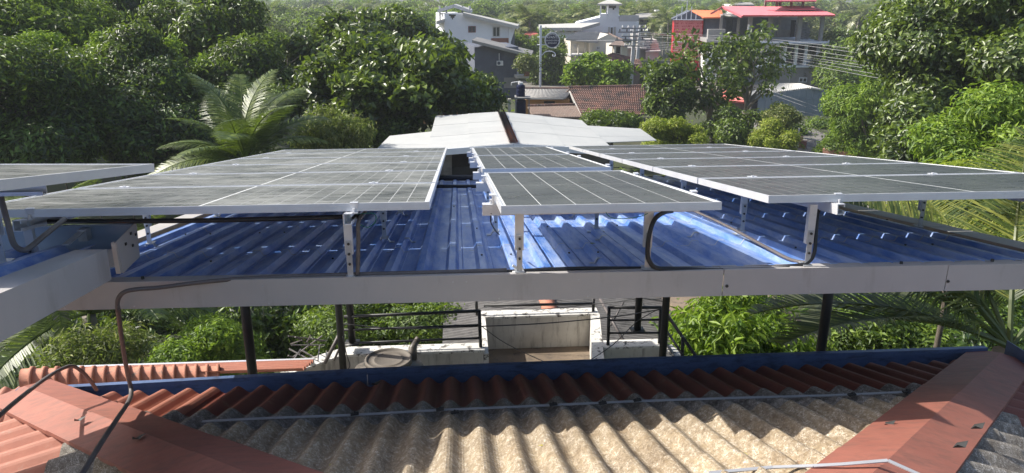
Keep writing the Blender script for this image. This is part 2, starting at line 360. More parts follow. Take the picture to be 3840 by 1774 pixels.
def tree(u0, v0, u1, v1, Y, leaf, label, cat='tree', n=2500, per=7, size=.22, nl=14, lobe=.42, flat=.75, seed=1, bark='bark', asp=.42, droop=.3, depth=None, group=None, name='broadleaf_tree', inner=.12, zmin=None, r0=None, trunk_u=None, core=True, lowfork=.15):
    """A tree whose crown spans the given picture box at distance Y."""
    c = V((u0 + u1) / 2, (v0 + v1) / 2, Y); a = V(u0, (v0 + v1) / 2, Y); b = V(u1, (v0 + v1) / 2, Y)
    t = V((u0 + u1) / 2, v0, Y); bo = V((u0 + u1) / 2, v1, Y)
    rad = [abs(b.x - a.x) / 2, depth or max(1.2, min(abs(b.x - a.x) / 2, (t.z - bo.z) * .8)), (t.z - bo.z) / 2]
    gz = ground_z(Y) if zmin is None else zmin
    root = empty(name, (c.x, c.y, gz), label, cat, group)
    off = np.array([0, 0, c.z - gz])
    p, nn, L, lr = crown_points(rad, nl, n, lobe, flat, inner, seed)
    link('crown', leaf_mesh('crown', p + off, nn, size, per, asp, droop), root, leaf)
    mb = MB(); g = random.Random(seed)
    ends = [tuple(L[i] + off) for i in range(0, len(L), max(1, len(L) // 9))]
    r0 = r0 or max(.08, rad[2] * .055 + .05)
    bx = 0. if trunk_u is None else V(trunk_u, v1, Y).x - c.x
    limbs(mb, (bx, 0, -.2), (bx * .5, 0, max(.4, off[2] - rad[2] * (1 - lowfork))), ends, r0, seed)
    mb.build('trunk', bark, root, True)
    return root
def copy_tree(o, loc, rz=0., s=1., label=None, group=None):
    c = o.copy(); COL.objects.link(c); c.location = loc; c.rotation_euler = (0, 0, rz); c.scale = (s, s, s)
    if label: c['label'] = label
    if group: c['group'] = group
    for ch in o.children:
        d = ch.copy(); COL.objects.link(d); d.parent = c
        for g in ch.children:
            e = g.copy(); COL.objects.link(e); e.parent = d
    return c
# ---- palms
def frond_mesh(name, L=3.2, nleaf=46, arch=.9, leafL=.75, wd=.035, hang=.5, seed=0, tw=0., stiff=.35, segs=2):
    """One feathered frond growing along +X, curving down; leaflets both sides."""
    g = random.Random(seed); vs = []; fs = []; mi = []
    def pt(t): return Vector((L * (t - .10 * arch * t * t * t), 0, L * (.28 * t - arch * .55 * t * t)))
    rb = MB(); rb.tube([pt(i / 12) for i in range(13)], [.035 * (1.05 - i / 12) + .004 for i in range(13)], 6)
    vs += rb.v; fs += rb.f; mi += [1] * len(rb.f)
    for i in range(nleaf):
        t = .16 + .83 * (i + g.random() * .5) / nleaf; p = pt(t); d = (pt(min(1, t + .02)) - pt(t - .02)).normalized()
        ll = leafL * (math.sin(math.pi * min(1, (t * .88 + .12))) * .85 + .22) * g.uniform(.85, 1.1)
        for s in (-1, 1):
            out = (Vector((0, s, 0)) + d * g.uniform(.35, .75) + Vector((0, 0, .22 - tw * s))).normalized()
            b = len(vs); q = p; dr = out.copy(); w_ = wd * g.uniform(.8, 1.2)
            side = d * w_
            ring = []
            for k in range(segs + 1):
                f = k / segs; ww = (1, .85, .08)[k] if segs == 2 else (1, 1, .75, .06)[k]
                ring += [q - side * ww * .5, q + side * ww * .5 + Vector((0, 0, -w_ * .25 * ww))]
                dr = (dr + Vector((0, 0, -hang * (f + stiff) * g.uniform(.6, 1.3)))).normalized(); q = q + dr * ll / segs
            vs += [tuple(x) for x in ring]
            for k in range(segs): fs.append((b + 2 * k, b + 2 * k + 1, b + 2 * k + 3, b + 2 * k + 2)); mi.append(0)
    me = bpy.data.meshes.new(name); me.from_pydata([tuple(v) for v in vs], [], fs); me.update(); me.polygons.foreach_set('material_index', mi); return me
def fm(me, leaf, stem='frond_stem'):
    me.materials.clear(); me.materials.append(M[leaf]); me.materials.append(M[stem]); return me
def palm(loc, hcrown, fronds, label, n=18, seed=3, scale=1., group=None, dirs=None, tr=.13, name='coconut_palm', frond_names='frond', bark='bark_pale'):
    g = random.Random(seed); root = empty(name, loc, label, 'palm tree', group)
    mb = MB(); lean = g.uniform(-.06, .06) * hcrown
    pts = [(lean * (i / 8) ** 2 - lean, 0, hcrown * i / 8 - .1) for i in range(9)]
    mb.tube(pts, [tr * (1.25 - .35 * i / 8) * (1 + (.06 if i % 2 else 0)) for i in range(9)], 10); mb.build('trunk', bark, root, True)
    for i in range(n):
        if dirs: az, el = dirs[i % len(dirs)]
        else: az = i * 137.5 + g.uniform(-12, 12); el = 62 - 95 * (i / n) + g.uniform(-8, 8)
        o = bpy.data.objects.new(frond_names, fronds[i % len(fronds)]); COL.objects.link(o); o.parent = root
        o.location = (0, 0, hcrown - .05); s = scale * g.uniform(.85, 1.12); o.scale = (s, s, s)
        o.rotation_euler = (g.uniform(-.35, .35), -R(el), R(az))
    return root
def merged_palm(name, h, fr, n, seed):
    """Far palm: trunk and one joined crown of fronds."""
    g = random.Random(seed); vs = []; fs = []; mi = []
    for i in range(n):
        az = i * 137.5 + g.uniform(-15, 15); el = 60 - 105 * (i / n) + g.uniform(-8, 8)
        me = fr[i % len(fr)]; mt = Matrix.Translation((0, 0, h)) @ Matrix.Rotation(R(az), 4, 'Z') @ Matrix.Rotation(-R(el), 4, 'Y') @ Matrix.Scale(g.uniform(.85, 1.1), 4)
        b = len(vs); vs += [tuple(mt @ v.co) for v in me.vertices]; fs += [tuple(b + k for k in p.vertices) for p in me.polygons]; mi += [p.material_index for p in me.polygons]
    me = bpy.data.meshes.new(name); me.from_pydata(vs, [], fs); me.update(); me.polygons.foreach_set('material_index', mi)
    return me
# ================================================================ THE SETTING
g = MB(); ys = [-60, 0, 30, 60, 95, 150, 220, 320, 480, 800]
xs = [-500, -200, -80, -30, 0, 30, 80, 200, 500]
vs = [(x, y, ground_z(y) - .0) for y in ys for x in xs]; nx = len(xs)
fs = [(i * nx + j, i * nx + j + 1, (i + 1) * nx + j + 1, (i + 1) * nx + j) for i in range(len(ys) - 1) for j in range(nx - 1)]
g.add(vs, fs); tag(g.build('ground', 'ground'), kind='structure')
a, b = VZ(1700, 318, .02), VZ(2450, 322, .02)
g = MB(); g.add([(a.x - 30, a.y - 3.5, .02), (b.x + 6, b.y - 4.5, .02), (b.x + 6, b.y + 4, .02), (a.x - 30, a.y + 5, .02)], [(0, 1, 2, 3)]); tag(g.build('road', 'road'), kind='structure')
a, b = V(3010, 600, 36), V(3060, 560, 44)
g = MB(); g.add([(a.x - 2, 18, .015), (a.x + 2.2, 18, .015), (b.x + 2.4, 62, .015), (b.x - 2, 62, .015)], [(0, 1, 2, 3)]); tag(g.build('path', 'road'), kind='structure')

# ================================================================ THE NEAR HOUSE, whose roof the photographer stands on
S = .3096; ZE = 5.645
house = empty('near_house', (.465, 1.235, 0), 'near house with hipped corrugated roof, painted red along the eaves, filling the foreground', 'house')
ho = Vector((.465, 1.235, 0))
offs, hs = wave(.146, .048)
def ge(x): return min(0., x + .2) * .05
def zmain(y): return ZE + S * (4.33 - y)
def rows_main():
    rows = [(3.64, 4.36, 'red_paint_shaded', 0, 'red_paint_shaded'), (3.30, 3.69, 'fibre_grey', .009, 'fibre_grey'), (2.49, 3.36, 'fibre_tan', .018, 'fibre_grey'), (1.0, 2.54, 'fibre_tan', .027, 'fibre_grey')]
    cols = [-.47 + 1.022 * k for k in range(-3, 5)]
    for ri, (y0, y1, m, dz, em) in enumerate(rows):
        for k, c in enumerate(cols[:-1]):
            sh = (rnd.uniform(-.012, .012) if ri else 0)
            sheet('roof_sheet', c, c + 1.0218, lambda x: max(y0, x + .80, 1.73 - x), lambda x: y1 + sh + (ge(x) if ri == 0 else 0),
                  lambda x, y, h: Vector((x, y, zmain(y) + h + dz + (k % 2) * .003)) - ho, (m, em) if ri or c > -1.6 else 'terracotta', house, offs, hs, .146, phase=-.218)  # leftmost eave columns painted lighter with terracotta, as if sunlit
rows_main()
def side_rows():
    for x0, x1, m, dz in ((-2.66, -1.92, 'terracotta', 0), (-1.96, -1.62, 'fibre_grey', .009), (-1.66, .465, 'fibre_tan', .018)):
        for c in np.arange(-2.3, 4.6, 1.022):
            sheet('roof_sheet', c, min(c + 1.0218, 4.34), lambda y: x0, lambda y: min(x1, 1.67 - y, y - .80),
                  lambda y, x, h: Vector((x, y, ZE + S * (2.63 + x) + h + dz)) - ho, (m, m), house, offs, hs, .146, phase=.03)
    for x0, x1, m, dz in ((2.84, 3.6, 'red_paint_shaded', 0), (2.5, 2.88, 'fibre_grey', .009), (.465, 2.54, 'fibre_grey', .018)):
        for c in np.arange(-2.3, 4.6, 1.022):
            sheet('roof_sheet', c, min(c + 1.0218, 4.34), lambda y: max(x0, y - .74, 1.73 - y), lambda y: x1,
                  lambda y, x, h: Vector((x, y, ZE + S * (3.56 - x) + h + dz)) - ho, (m, m), house, offs, hs, .146, phase=.08)
    for y0, y1, m, dz in ((-1.9, -1.1, 'red_paint_shaded', 0), (-1.14, 1.2, 'fibre_tan', .01)):
        for c in np.arange(-2.7, 3.6, 1.022):
            sheet('roof_sheet', c, min(c + 1.0218, 3.58), lambda x: y0, lambda x: min(y1, x + .74, 1.67 - x),
                  lambda x, y, h: Vector((x, y, ZE + S * (1.86 + y) + h + dz)) - ho, (m, m), house, offs, hs, .146)
side_rows()
# hip flashings: folded plates, three lengths each
def hip(p, q, wa, wb, n, lift=.075):
    """p low end, q apex end on the hip line; wa, wb: vectors down each face (unit y or x steps)."""
    p, q = Vector(p), Vector(q)
    for i in range(n):
        a = p.lerp(q, i / n); b = p.lerp(q, (i + 1) / n + (.012 if i < n - 1 else 0)); z = Vector((0, 0, lift + .006 * i))
        mb = MB(ho); t = Vector((0, 0, -.004))
        for w_ in (wa, wb):
            w_ = Vector(w_); e1 = a + z + w_; e2 = b + z + w_; lip = Vector((0, 0, -.022))
            mb.add([a + z, b + z, e2, e1, a + z + t, b + z + t, e2 + t, e1 + t, e1 + lip, e2 + lip], [(0, 1, 2, 3), (7, 6, 5, 4), (3, 2, 9, 8), (0, 3, 7, 4), (1, 5, 6, 2)])
        o = mb.build('hip_flashing', 'flashing_red', house)
zl = lambda y: ZE + S * (4.33 - y)
wy = .27
hip((3.64, 4.41, zl(4.41)), (.465, 1.235, zl(1.235)), (-.03, wy - .03, -wy * S + .004), (wy - .03, -.03, -wy * S + .004), 3)
wy = .26
hip((-2.71, 4.41, zl(4.41)), (.465, 1.235, zl(1.235)), (.03, wy - .03, -wy * S + .004), (-wy + .03, -.03, -wy * S + .004), 4, .075)
wy = .27
hip((3.5, -1.8, ZE + .02), (.465, 1.235, zl(1.235)), (wy, 0, -wy * S), (0, -wy, -wy * S), 2)
hip((-2.6, -1.8, ZE + .02), (.465, 1.235, zl(1.235)), (-wy, 0, -wy * S), (0, -wy, -wy * S), 2)
# eaves gutter, in lengths
gx = [-2.75, -2.0, -.62, 1.18, 2.62, 3.62]
for i in range(5):
    mb = MB(ho); x0, x1 = gx[i], gx[i + 1] - .0008; y = 4.40
    def gb(a, b, z0, z1, mi=0):
        ga, gc = ge(x0), ge(x1); mb.hexa([(x0, y + a + ga, z0), (x1, y + a + gc, z0), (x1, y + b + gc, z0), (x0, y + b + ga, z0)], [(x0, y + a + ga, z1), (x1, y + a + gc, z1), (x1, y + b + gc, z1), (x0, y + b + ga, z1)], mi)
    gb(0, .12, 5.54, 5.545); gb(.12, .124, 5.54, 5.650); gb(-.004, 0, 5.54, 5.62); gb(.106, .142, 5.6505, 5.684, 1)
    mb.build('gutter', ('gutter_blue', 'post_black'), house)
mb = MB(ho); mb.box(3.62, 3.74, -1.9, 4.5, 5.56, 5.57); mb.box(3.74, 3.745, -1.9, 4.5, 5.56, 5.74); mb.box(3.60, 3.604, -1.9, 4.38, 5.56, 5.63); mb.build('gutter', 'gutter_blue', house)
mb = MB(ho); mb.box(-2.45, 3.35, -1.6, 4.1, 0, 5.55); mb.build('wall', 'cream', house)
# straps over the laps, with their fixings
def on_main(u, v, lift=.06):
    d = ray(u, v); # meet the main slope plane
    t = (H - ZE - lift - S * 4.33) / (-d.z - S * d.y); return Vector((0, 0, H)) + d * t
def strap(pts, wd=.017):
    mb = MB(ho)
    for p, q in zip(pts[:-1], pts[1:]): mb.bar(p, q, wd, .004)
    return mb.build('strap', 'strap', house)
strap([on_main(*p) for p in ((758, 1580), (1000, 1568), (1330, 1556), (1640, 1538), (1920, 1526), (2390, 1504), (2760, 1492), (3130, 1482), (3420, 1469))])
strap([on_main(2660, 1774, .07), on_main(2900, 1752, .07), on_main(3050, 1747, .09), on_main(3160, 1741, .10), on_main(3330, 1727, .115)])
zr_ = lambda x: ZE + S * (3.56 - x) + .07
a = on_main(3330, 1727, .115); strap([a, Vector((a.x + .12, a.y - .14, a.z - .01)), Vector((a.x + .35, a.y - .3, zr_(a.x + .35)))])
for p in ((3710, 1565, 3840, 1650),):
    a, b = on_main(p[0], p[1], -.12), on_main(p[2], p[3], -.2); strap([a, b], .014)
for u, v in ((1330, 1554), (1650, 1537), (2075, 1518), (2390, 1502), (3195, 1481), (3400, 1469), (1705, 1548), (2260, 1513)):
    c = on_main(u, v, .066); mb = MB(ho); mb.bar(c - Vector((.02, 0, 0)), c + Vector((.02, .004, .004)), .02, .008); mb.tube([c, c + Vector((0, 0, .016))], .005, 6); mb.build('roof_hook', 'bolt', house)
for u, v in ((3330, 1592), (3600, 1670), (1410, 1438), (520, 1640), (300, 1572), (3665, 1600)):
    c = on_main(u, v, .075); mb = MB(ho); mb.add([c + Vector(q) for q in ((-.03, 0, -.01), (.0, .02, 0), (.035, .004, .018), (.01, -.02, .002), (-.02, -.012, .012))], [(0, 1, 2, 3), (0, 3, 4)]); mb.build('bent_cap', 'bolt', house)

gq = random.Random(31)
for k in range(16):
    u, v = gq.uniform(800, 3100), gq.uniform(1600, 1760); c = on_main(u, v, .05 if k % 2 else .012); s_ = gq.uniform(.012, .028); a_ = gq.uniform(0, 6.28); e1 = Vector((math.cos(a_), math.sin(a_), -.1)) * s_; e2 = Vector((-math.sin(a_), math.cos(a_), .1)) * s_ * .45
    mb = MB(c); mb.add([c - e1, c + e2, c + e1, c - e2 + Vector((0, 0, .006))], [(0, 1, 2), (0, 2, 3)]); tag(mb.build('fallen_leaf', 'yellow_leaf' if k % 3 == 0 else 'dry_stem', loc=c), 'small dry leaf lying on the beige corrugated sheets', 'leaf', 'fallen leaves on the corrugated sheets')
# ================================================================ LOWER RED WING beyond the gutter, left
wing = empty('red_roof_wing', (-2.2, 6.1, 0), 'low red corrugated roof wing with round ridge tiles behind the gutter, lower left', 'roof')
wo = Vector((-2.2, 6.1, 0))
A, B = V(90, 1452, 5.9), V(830, 1436, 6.3); nT = 17
for i in range(nT):
    p = A.lerp(B, i / nT); q = A.lerp(B, (i + 1) / nT); ax = (q - p).normalized(); sd = ax.cross(Vector((0, 0, 1))).normalized()
    mb = MB(wo); ring = []; r = .115
    for (t, rr) in ((0, r * .9), (.72, r * .93), (.74, r * 1.06), (1.0, r * 1.08), (1.02, r * .92)):
        ring += [p.lerp(q, t) + sd * math.cos(math.pi * k / 10) * rr + Vector((0, 0, math.sin(math.pi * k / 10) * rr)) for k in range(11)]
    ring = [q_ + Vector((0, 0, .055)) for q_ in ring]; mb.add(ring, [(j * 11 + k, j * 11 + k + 1, (j + 1) * 11 + k + 1, (j + 1) * 11 + k) for j in range(4) for k in range(10)])
    mb.build('ridge_tile', 'ridge_tile', wing, True)
zw = A.z
for k in range(1):
    c0 = 6.2 + k * .5
    sheet('roof_sheet', c0, c0 + .499, lambda y: A.x - .1, lambda y: B.x + .75, lambda y, x, h: Vector((x, y, zw + .0 - .33 * (y - 6.1) + h - .06)) - wo, ('terracotta', 'terracotta'), wing, *wave(.1, .03), .1)
for k in range(3):
    c0 = A.x - 1.2 + k * .62
    sheet('roof_sheet', c0, c0 + .618, lambda x: 4.5, lambda x: 6.0, lambda x, y, h: Vector((x, y, zw - .28 * (6.0 - y) + h - .07)) - wo, ('terracotta', 'terracotta'), wing, *wave(.12, .03), .12)
c0 = A.x - 1.3
mb = MB(wo); mb.bar((A.x - .1, 6.71, zw - .20 - .06), (B.x + .75, 6.71, zw - .20 - .06), .03, .07); mb.build('eaves_trim', 'alu', wing)
mb = MB(wo); mb.box(A.x - 1.1, B.x + .6, 4.75, 6.6, 0, zw - .62); mb.build('wall', 'cream', wing)

# ================================================================ BLUE ROOF ON POSTS
ZR0 = 7.213
def zr(y): return ZR0 - .153 * y
def yf(x): return 3.41 - .015 * x
blue = empty('blue_roof_shelter', (.45, 5.7, 0), 'wide blue ribbed metal roof with pale grey fascia standing on black posts', 'roof')
bo = Vector((.45, 5.7, 0))
RO = [0, .050, .068, .102, .120, .138, .141, .144]; RH = [0, 0, .031, .031, 0, 0, .004, 0]
PB = .1595; brk = [None, 4.19, 5.20, 6.27, 7.4, 9.32]
for k in range(7):
    x0 = -2.06 + k * PB * 5; x1 = min(x0 + PB * 5 - .0006, 3.08)
    for r_ in range(5):
        sheet('roof_sheet', x0, x1, (lambda x: yf(x) + .075) if r_ == 0 else (lambda x: brk[r_] - .02), lambda x: brk[r_ + 1] + .015,
              lambda x, y, h: Vector((x, y, zr(y) - .004 + h + (4 - r_) * .0022 + (k % 2) * .0008)) - bo, ('blue_paint', 'cut_edge'), blue, RO, RH, PB, th=.002, phase=-2.06 + .02)
for r_ in range(1, 5):  # thin pale strips laid on top along the end laps
    for k in range(32):
        if rnd.random() < (.35 if r_ > 2 else .2): continue
        x0 = -2.06 + k * PB + .02; l0 = rnd.uniform(0, .03); l1 = PB - rnd.uniform(0, .05)
        y = brk[r_] + .012 + rnd.uniform(-.004, .004)
        sheet('lap_strip', x0 + l0, x0 + l1, lambda x: y, lambda x: y + .008, lambda x, y_, h: Vector((x, y_, zr(y_) + .0068 + h + (4 - r_) * .0022)) - bo, 'cut_edge', blue, RO, RH, PB, th=.0015, phase=-2.06 + .02)
def L(x, dy, z): return Vector((x, yf(x) + dy, z))
sx = [-2.56, V(2709, 1060, 3.4).x, V(3557, 1040, 3.36).x, 3.8]
for i in range(3):
    a, b = sx[i] + .002, sx[i + 1] - .002; zt = zr(3.4) + .034; mb = MB(bo); dz = .0015 * (i % 2)
    for e in (0,):
        mb.hexa([L(a, 0, zt - .136), L(b, 0, zt - .136), L(b, 0, zt + dz), L(a, 0, zt + dz)], [L(a, .004, zt - .136), L(b, .004, zt - .136), L(b, .004, zt + dz), L(a, .004, zt + dz)])
        mb.hexa([L(a, .0045, zt - .0035 + dz), L(b, .0045, zt - .0035 + dz), L(b, .105, zt - .018), L(a, .105, zt - .018)], [L(a, .0045, zt + dz), L(b, .0045, zt + dz), L(b, .105, zt - .014), L(a, .105, zt - .014)])
        mb.hexa([L(a, .0045, zt - .136), L(b, .0045, zt - .136), L(b, .05, zt - .136), L(a, .05, zt - .136)], [L(a, .0045, zt - .132), L(b, .0045, zt - .132), L(b, .05, zt - .132), L(a, .05, zt - .132)])
    mb.build('fascia', 'pale_flashing', blue)
for x0, x1, side in ((-2.195, -2.055, -1), (3.075, 3.235, 1)):
    yy = [3.46, 4.57, 5.8, 7.0, 8.2, 9.36]
    for i in range(5):
        a, b = yy[i] + .002, yy[i + 1] - .002; mb = MB(bo); z0 = .034 + .001 * (i % 2)
        xo = x0 if side < 0 else x1
        mb.hexa([(x0, a, zr(a) + z0), (x1, a, zr(a) + z0), (x1, b, zr(b) + z0), (x0, b, zr(b) + z0)], [(x0, a, zr(a) + z0 + .003), (x1, a, zr(a) + z0 + .003), (x1, b, zr(b) + z0 + .003), (x0, b, zr(b) + z0 + .003)])
        mb.hexa([(xo, a, zr(a) - .12), (xo + .003, a, zr(a) - .12), (xo + .003, b, zr(b) - .12), (xo, b, zr(b) - .12)], [(xo, a, zr(a) + z0 - .001), (xo + .003, a, zr(a) + z0 - .001), (xo + .003, b, zr(b) + z0 - .001), (xo, b, zr(b) + z0 - .001)])
        mb.build('verge_trim', 'pale_flashing', blue)
mb = MB(bo); mb.box(-2.19, 3.23, 9.35, 9.355, zr(9.36) - .12, zr(9.36) + .02); mb.build('fascia', 'pale_flashing', blue)
for y in (3.8, 4.9, 6.2, 7.6, 9.2):
    mb = MB(bo); mb.box(-2.1, 3.15, y - .02, y + .02, zr(y) - .075, zr(y) - .02); mb.build('purlin', 'post_black', blue)
for x in (-1.4, .5, 2.3):
    mb = MB(bo); a, b = 3.6, 9.2; mb.hexa([(x - .025, a, zr(a) - .14), (x + .025, a, zr(a) - .14), (x + .025, a, zr(a) - .078), (x - .025, a, zr(a) - .078)], [(x - .025, b, zr(b) - .14), (x + .025, b, zr(b) - .14), (x + .025, b, zr(b) - .078), (x - .025, b, zr(b) - .078)]); mb.build('rafter', 'post_black', blue)
def post(u, v, Y, r, z0):
    p = V(u, v, Y); mb = MB(bo); mb.tube([(p.x, p.y, z0), (p.x, p.y, zr(p.y) - .05)], r, 14)
    mb.box(p.x - r * 2, p.x + r * 2, p.y - r * 2, p.y + r * 2, z0 - .006, z0 + .004); return mb.build('post', 'post_black', blue, True)
post(945, 1380, 4.62, .031, 5.4); post(3080, 1300, 4.62, .033, 5.4)
post(1287, 1380, 8.25, .042, 3.2); post(1318, 1240, 8.82, .045, 3.84); post(2392, 1200, 8.9, .045, 3.86); post(2487, 1300, 8.3, .045, 3.3)
for x, dy in ((-1.5, .05), (-.28, .05), (2.2, .05), (2.68, .06)):
    c = L(x, dy, zr(3.4) + .029); mb = MB(bo); mb.tube([c, c + Vector((0, 0, .012))], .008, 8); mb.build('bolt', 'bolt', blue)
for x in (sx[1] + .02, sx[2] + .01):
    c = L(x, -.004, zr(3.4) - .05); mb = MB(bo); mb.tube([c, c + Vector((0, .006, 0))], .008, 8); mb.build('bolt', 'bolt', blue)
for k in range(26):
    x = rnd.uniform(-2.4, 3.6); c = L(x, -.003, zr(3.4) - .09 + rnd.choice((0, .09)) ); mb = MB(bo); mb.tube([c, c + Vector((0, .005, 0))], .0045, 6); mb.build('rivet', 'galv', blue)
for k in range(46):
    x = -2.06 + .02 + PB * rnd.randint(0, 31) + .085; y = rnd.choice((3.9, 4.9, 6.2, 7.7)); c = Vector((x, y, zr(y) + .040))
    mb = MB(bo); mb.tube([c, c + Vector((0, 0, .006))], .006, 6); mb.build('bolt', 'bolt', blue)
# loose strap brackets screwed over ribs
for u, v in ((1130, 815), (1525, 893), (2250, 968), (2265, 884), (2160, 803), (2610, 872), (3150, 858), (940, 823)):
    d = ray(u, v); t = (H - ZR0 - .034) / (-d.z - .153 * d.y); c = Vector((0, 0, H)) + d * t
    mb = MB(bo); w_ = .02
    for a, b in (((-.055, -.026), (-.03, -.026)), ((-.03, -.026), (-.014, .0)), ((-.014, 0), (.014, 0)), ((.014, 0), (.03, -.026)), ((.03, -.026), (.055, -.026))):
        mb.bar(c + Vector((a[0], 0, a[1])), c + Vector((b[0], 0, b[1])), w_, .004)
    mb.build('rib_bracket', 'galv', blue)

# ================================================================ LEFT BLUE ROOF (higher, near)
def zc(y): return 6.93 + .2 * (3.30 - y)
def xe(y): return -1.56 + (3.30 - y) * .165
can = empty('blue_roof_shelter', (-2.3, 1.5, 0), 'smaller blue roof at the left edge with pale side fascia and metal gutter', 'roof')
co = Vector((-2.3, 1.5, 0))
for k in range(3):
    x0 = -3.1 + k * .52
    sheet('roof_sheet', x0, x0 + (.519 if k < 2 else .40), lambda x: -.6, lambda x: 3.50,
          lambda x, y, h: Vector((x + (3.3 - y) * .165, y, zc(y) - .03 + h + .001 * k)) - co, ('blue_paint', 'cut_edge'), can, RO, RH, PB, th=.002, phase=.01)
ya, yb = -.6, 3.30; mb = MB(co)
mb.hexa([(xe(ya), ya, zc(ya) - .14), (xe(ya) + .004, ya, zc(ya) - .14), (xe(ya) + .004, ya, zc(ya) + .004), (xe(ya), ya, zc(ya) + .004)], [(xe(yb), yb, zc(yb) - .14), (xe(yb) + .004, yb, zc(yb) - .14), (xe(yb) + .004, yb, zc(yb) + .004), (xe(yb), yb, zc(yb) + .004)])
mb.hexa([(xe(ya) - .13, ya, zc(ya)), (xe(ya) - .0005, ya, zc(ya)), (xe(yb) - .0005, yb, zc(yb)), (xe(yb) - .13, yb, zc(yb))], [(xe(ya) - .13, ya, zc(ya) + .0035), (xe(ya) - .0005, ya, zc(ya) + .0035), (xe(yb) - .0005, yb, zc(yb) + .0035), (xe(yb) - .13, yb, zc(yb) + .0035)])
mb.build('fascia', 'pale_flashing', can)
mb = MB(co); zg = zc(3.5); xg = -1.56
mb.box(-3.3, xg, 3.49, 3.494, zg - .11, zg - .02); mb.box(-3.3, xg, 3.4945, 3.62, zg - .11, zg - .106); mb.box(-3.3, xg, 3.6205, 3.625, zg - .11, zg + .065); mb.box(-3.3, xg, 3.60, 3.62, zg + .061, zg + .0645)
mb.build('gutter', 'gutter_metal', can)
mb = MB(co); mb.hexa([(xg + .001, 3.42, zg - .115), (xg + .004, 3.42, zg - .115), (xg + .004, 3.62, zg - .10), (xg + .001, 3.62, zg - .10)], [(xg + .001, 3.40, zg + .045), (xg + .004, 3.40, zg + .045), (xg + .004, 3.64, zg + .07), (xg + .001, 3.64, zg + .07)])
mb.box(xg - .02, xg + .0005, 3.40, 3.42, zg - .11, zg + .04); mb.build('gutter_end', 'pale_flashing', can)
for dy, dz in ((.05, 0), (.12, .03), (.12, -.03), (.17, .01)):
    mb = MB(co); mb.box(xg + .004, xg + .009, 3.43 + dy, 3.444 + dy, zg + dz, zg + dz + .012); mb.build('bolt', 'bolt', can)
for x in (-1.78,): 
    mb = MB(co); mb.bar((x, 3.40, zg + .035), (x, 3.6, zg + .05), .03, .006); mb.box(x - .02, x + .02, 3.56, 3.61, zg, zg + .055); mb.build('gutter_bracket', 'galv', can)
for x, y in ((-3.0, 3.2), (-2.8, .2)):
    mb = MB(co); mb.tube([(x, y, 3), (x, y, zc(y) - .04)], .03, 12); mb.build('post', 'post_black', can, True)

# ================================================================ SOLAR PANELS
def panel_parts(W, D, ncx, ncy, landscape, cell):
    """Meshes of one panel lying in its own xy plane, top at z=0: frame, backsheet and glass, twelve cell strings."""
    f = MB(); h = .036; b = .011
    f.box(0, W, 0, b, -h, 0); f.box(0, W, D - b, D, -h, 0); f.box(0, b, b, D - b, -h, 0); f.box(W - b, W, b, D - b, -h, 0)
    for zz in (-.012, -.024): f.box(.0, W, -.0012, 0, zz - .0015, zz + .0015)
    s = MB(); s.box(b, W - b, b, D - b, -.008, -.0035)
    st = []
    gap = .0017; mid = .011
    x0, x1, y0, y1 = b + .012, W - b - .012, b + .012, D - b - .012
    if landscape:   # 24 x 6 half cells, split across the middle
        hw = (x1 - x0 - mid) / 2; cw = hw / 12; ch = (y1 - y0) / 6
        for hf in (0, 1):
            for r_ in range(6):
                m_ = MB()
                for c in range(12):
                    xx = x0 + hf * (hw + mid) + c * cw; yy = y0 + r_ * ch
                    m_.add([(xx + gap, yy + gap * 1.2, -.003), (xx + cw - gap, yy + gap * 1.2, -.003), (xx + cw - gap, yy + ch - gap * 1.2, -.003), (xx + gap, yy + ch - gap * 1.2, -.003)], [(0, 1, 2, 3)])
                st.append(m_.mesh('cell_string'))
    else:
        hw = (y1 - y0 - mid * .6) / 2; cw = (x1 - x0) / 6; ch = hw / 12
        for hf in (0, 1):
            for r_ in range(6):
                m_ = MB()
                for c in range(12):
                    xx = x0 + r_ * cw; yy = y0 + hf * (hw + mid * .6) + c * ch
                    m_.add([(xx + gap * 1.2, yy + gap * .6, -.003), (xx + cw - gap * 1.2, yy + gap * .6, -.003), (xx + cw - gap * 1.2, yy + ch - gap * .6, -.003), (xx + gap * 1.2, yy + ch - gap * .6, -.003)], [(0, 1, 2, 3)])
                st.append(m_.mesh('cell_string'))
    fm_, sm = f.mesh('frame'), s.mesh('backsheet')
    fm_.materials.append(M['alu']); sm.materials.append(M['backsheet'])
    for k in st: k.materials.append(M[cell])
    return fm_, sm, st
PL = panel_parts(2.1, 1.07, 24, 6, True, 'cell_dusty'); PR = panel_parts(2.1, 1.068, 24, 6, True, 'cell_clean'); PM = panel_parts(.985, 2.07, 6, 24, False, 'cell_clean')
def panel(parts, loc, tilt, label, group, rz=0.):
    o = empty('solar_panel', loc, label, 'solar panel', group); o.rotation_euler = (tilt, 0, rz)
    link('frame', parts[0], o); link('backsheet', parts[1], o)
    for s in parts[2]: link('cell_string', s, o)
    return o
T = -math.atan(.153)
def zp(y): return 7.093 - .153 * (y - 3.403)
ordn = ['nearest', 'second', 'third', 'fourth', 'fifth', 'farthest']
for i in range(6):
    y = 3.403 + i * 1.084 + .008; panel(PL, (-2.235, y, zp(y)), T, f'{ordn[i]} dusty wide solar panel in the left array over the blue roof', 'panels of the left array')
for i in range(6):
    y = 3.405 + i * 1.075; panel(PR, (1.472, y, zp(y)), T, f'{ordn[i]} wide solar panel in the right array over the blue roof', 'panels of the right array')
for i, (y, lb) in enumerate(((3.19, 'nearest lengthwise solar panel in the narrow middle column, set apart by a gap'), (5.62, 'middle lengthwise solar panel of the narrow middle column'), (7.72, 'farthest lengthwise solar panel of the narrow middle column'))):
    panel(PM, (.183, y, zp(y)), T, lb, 'panels of the middle column')
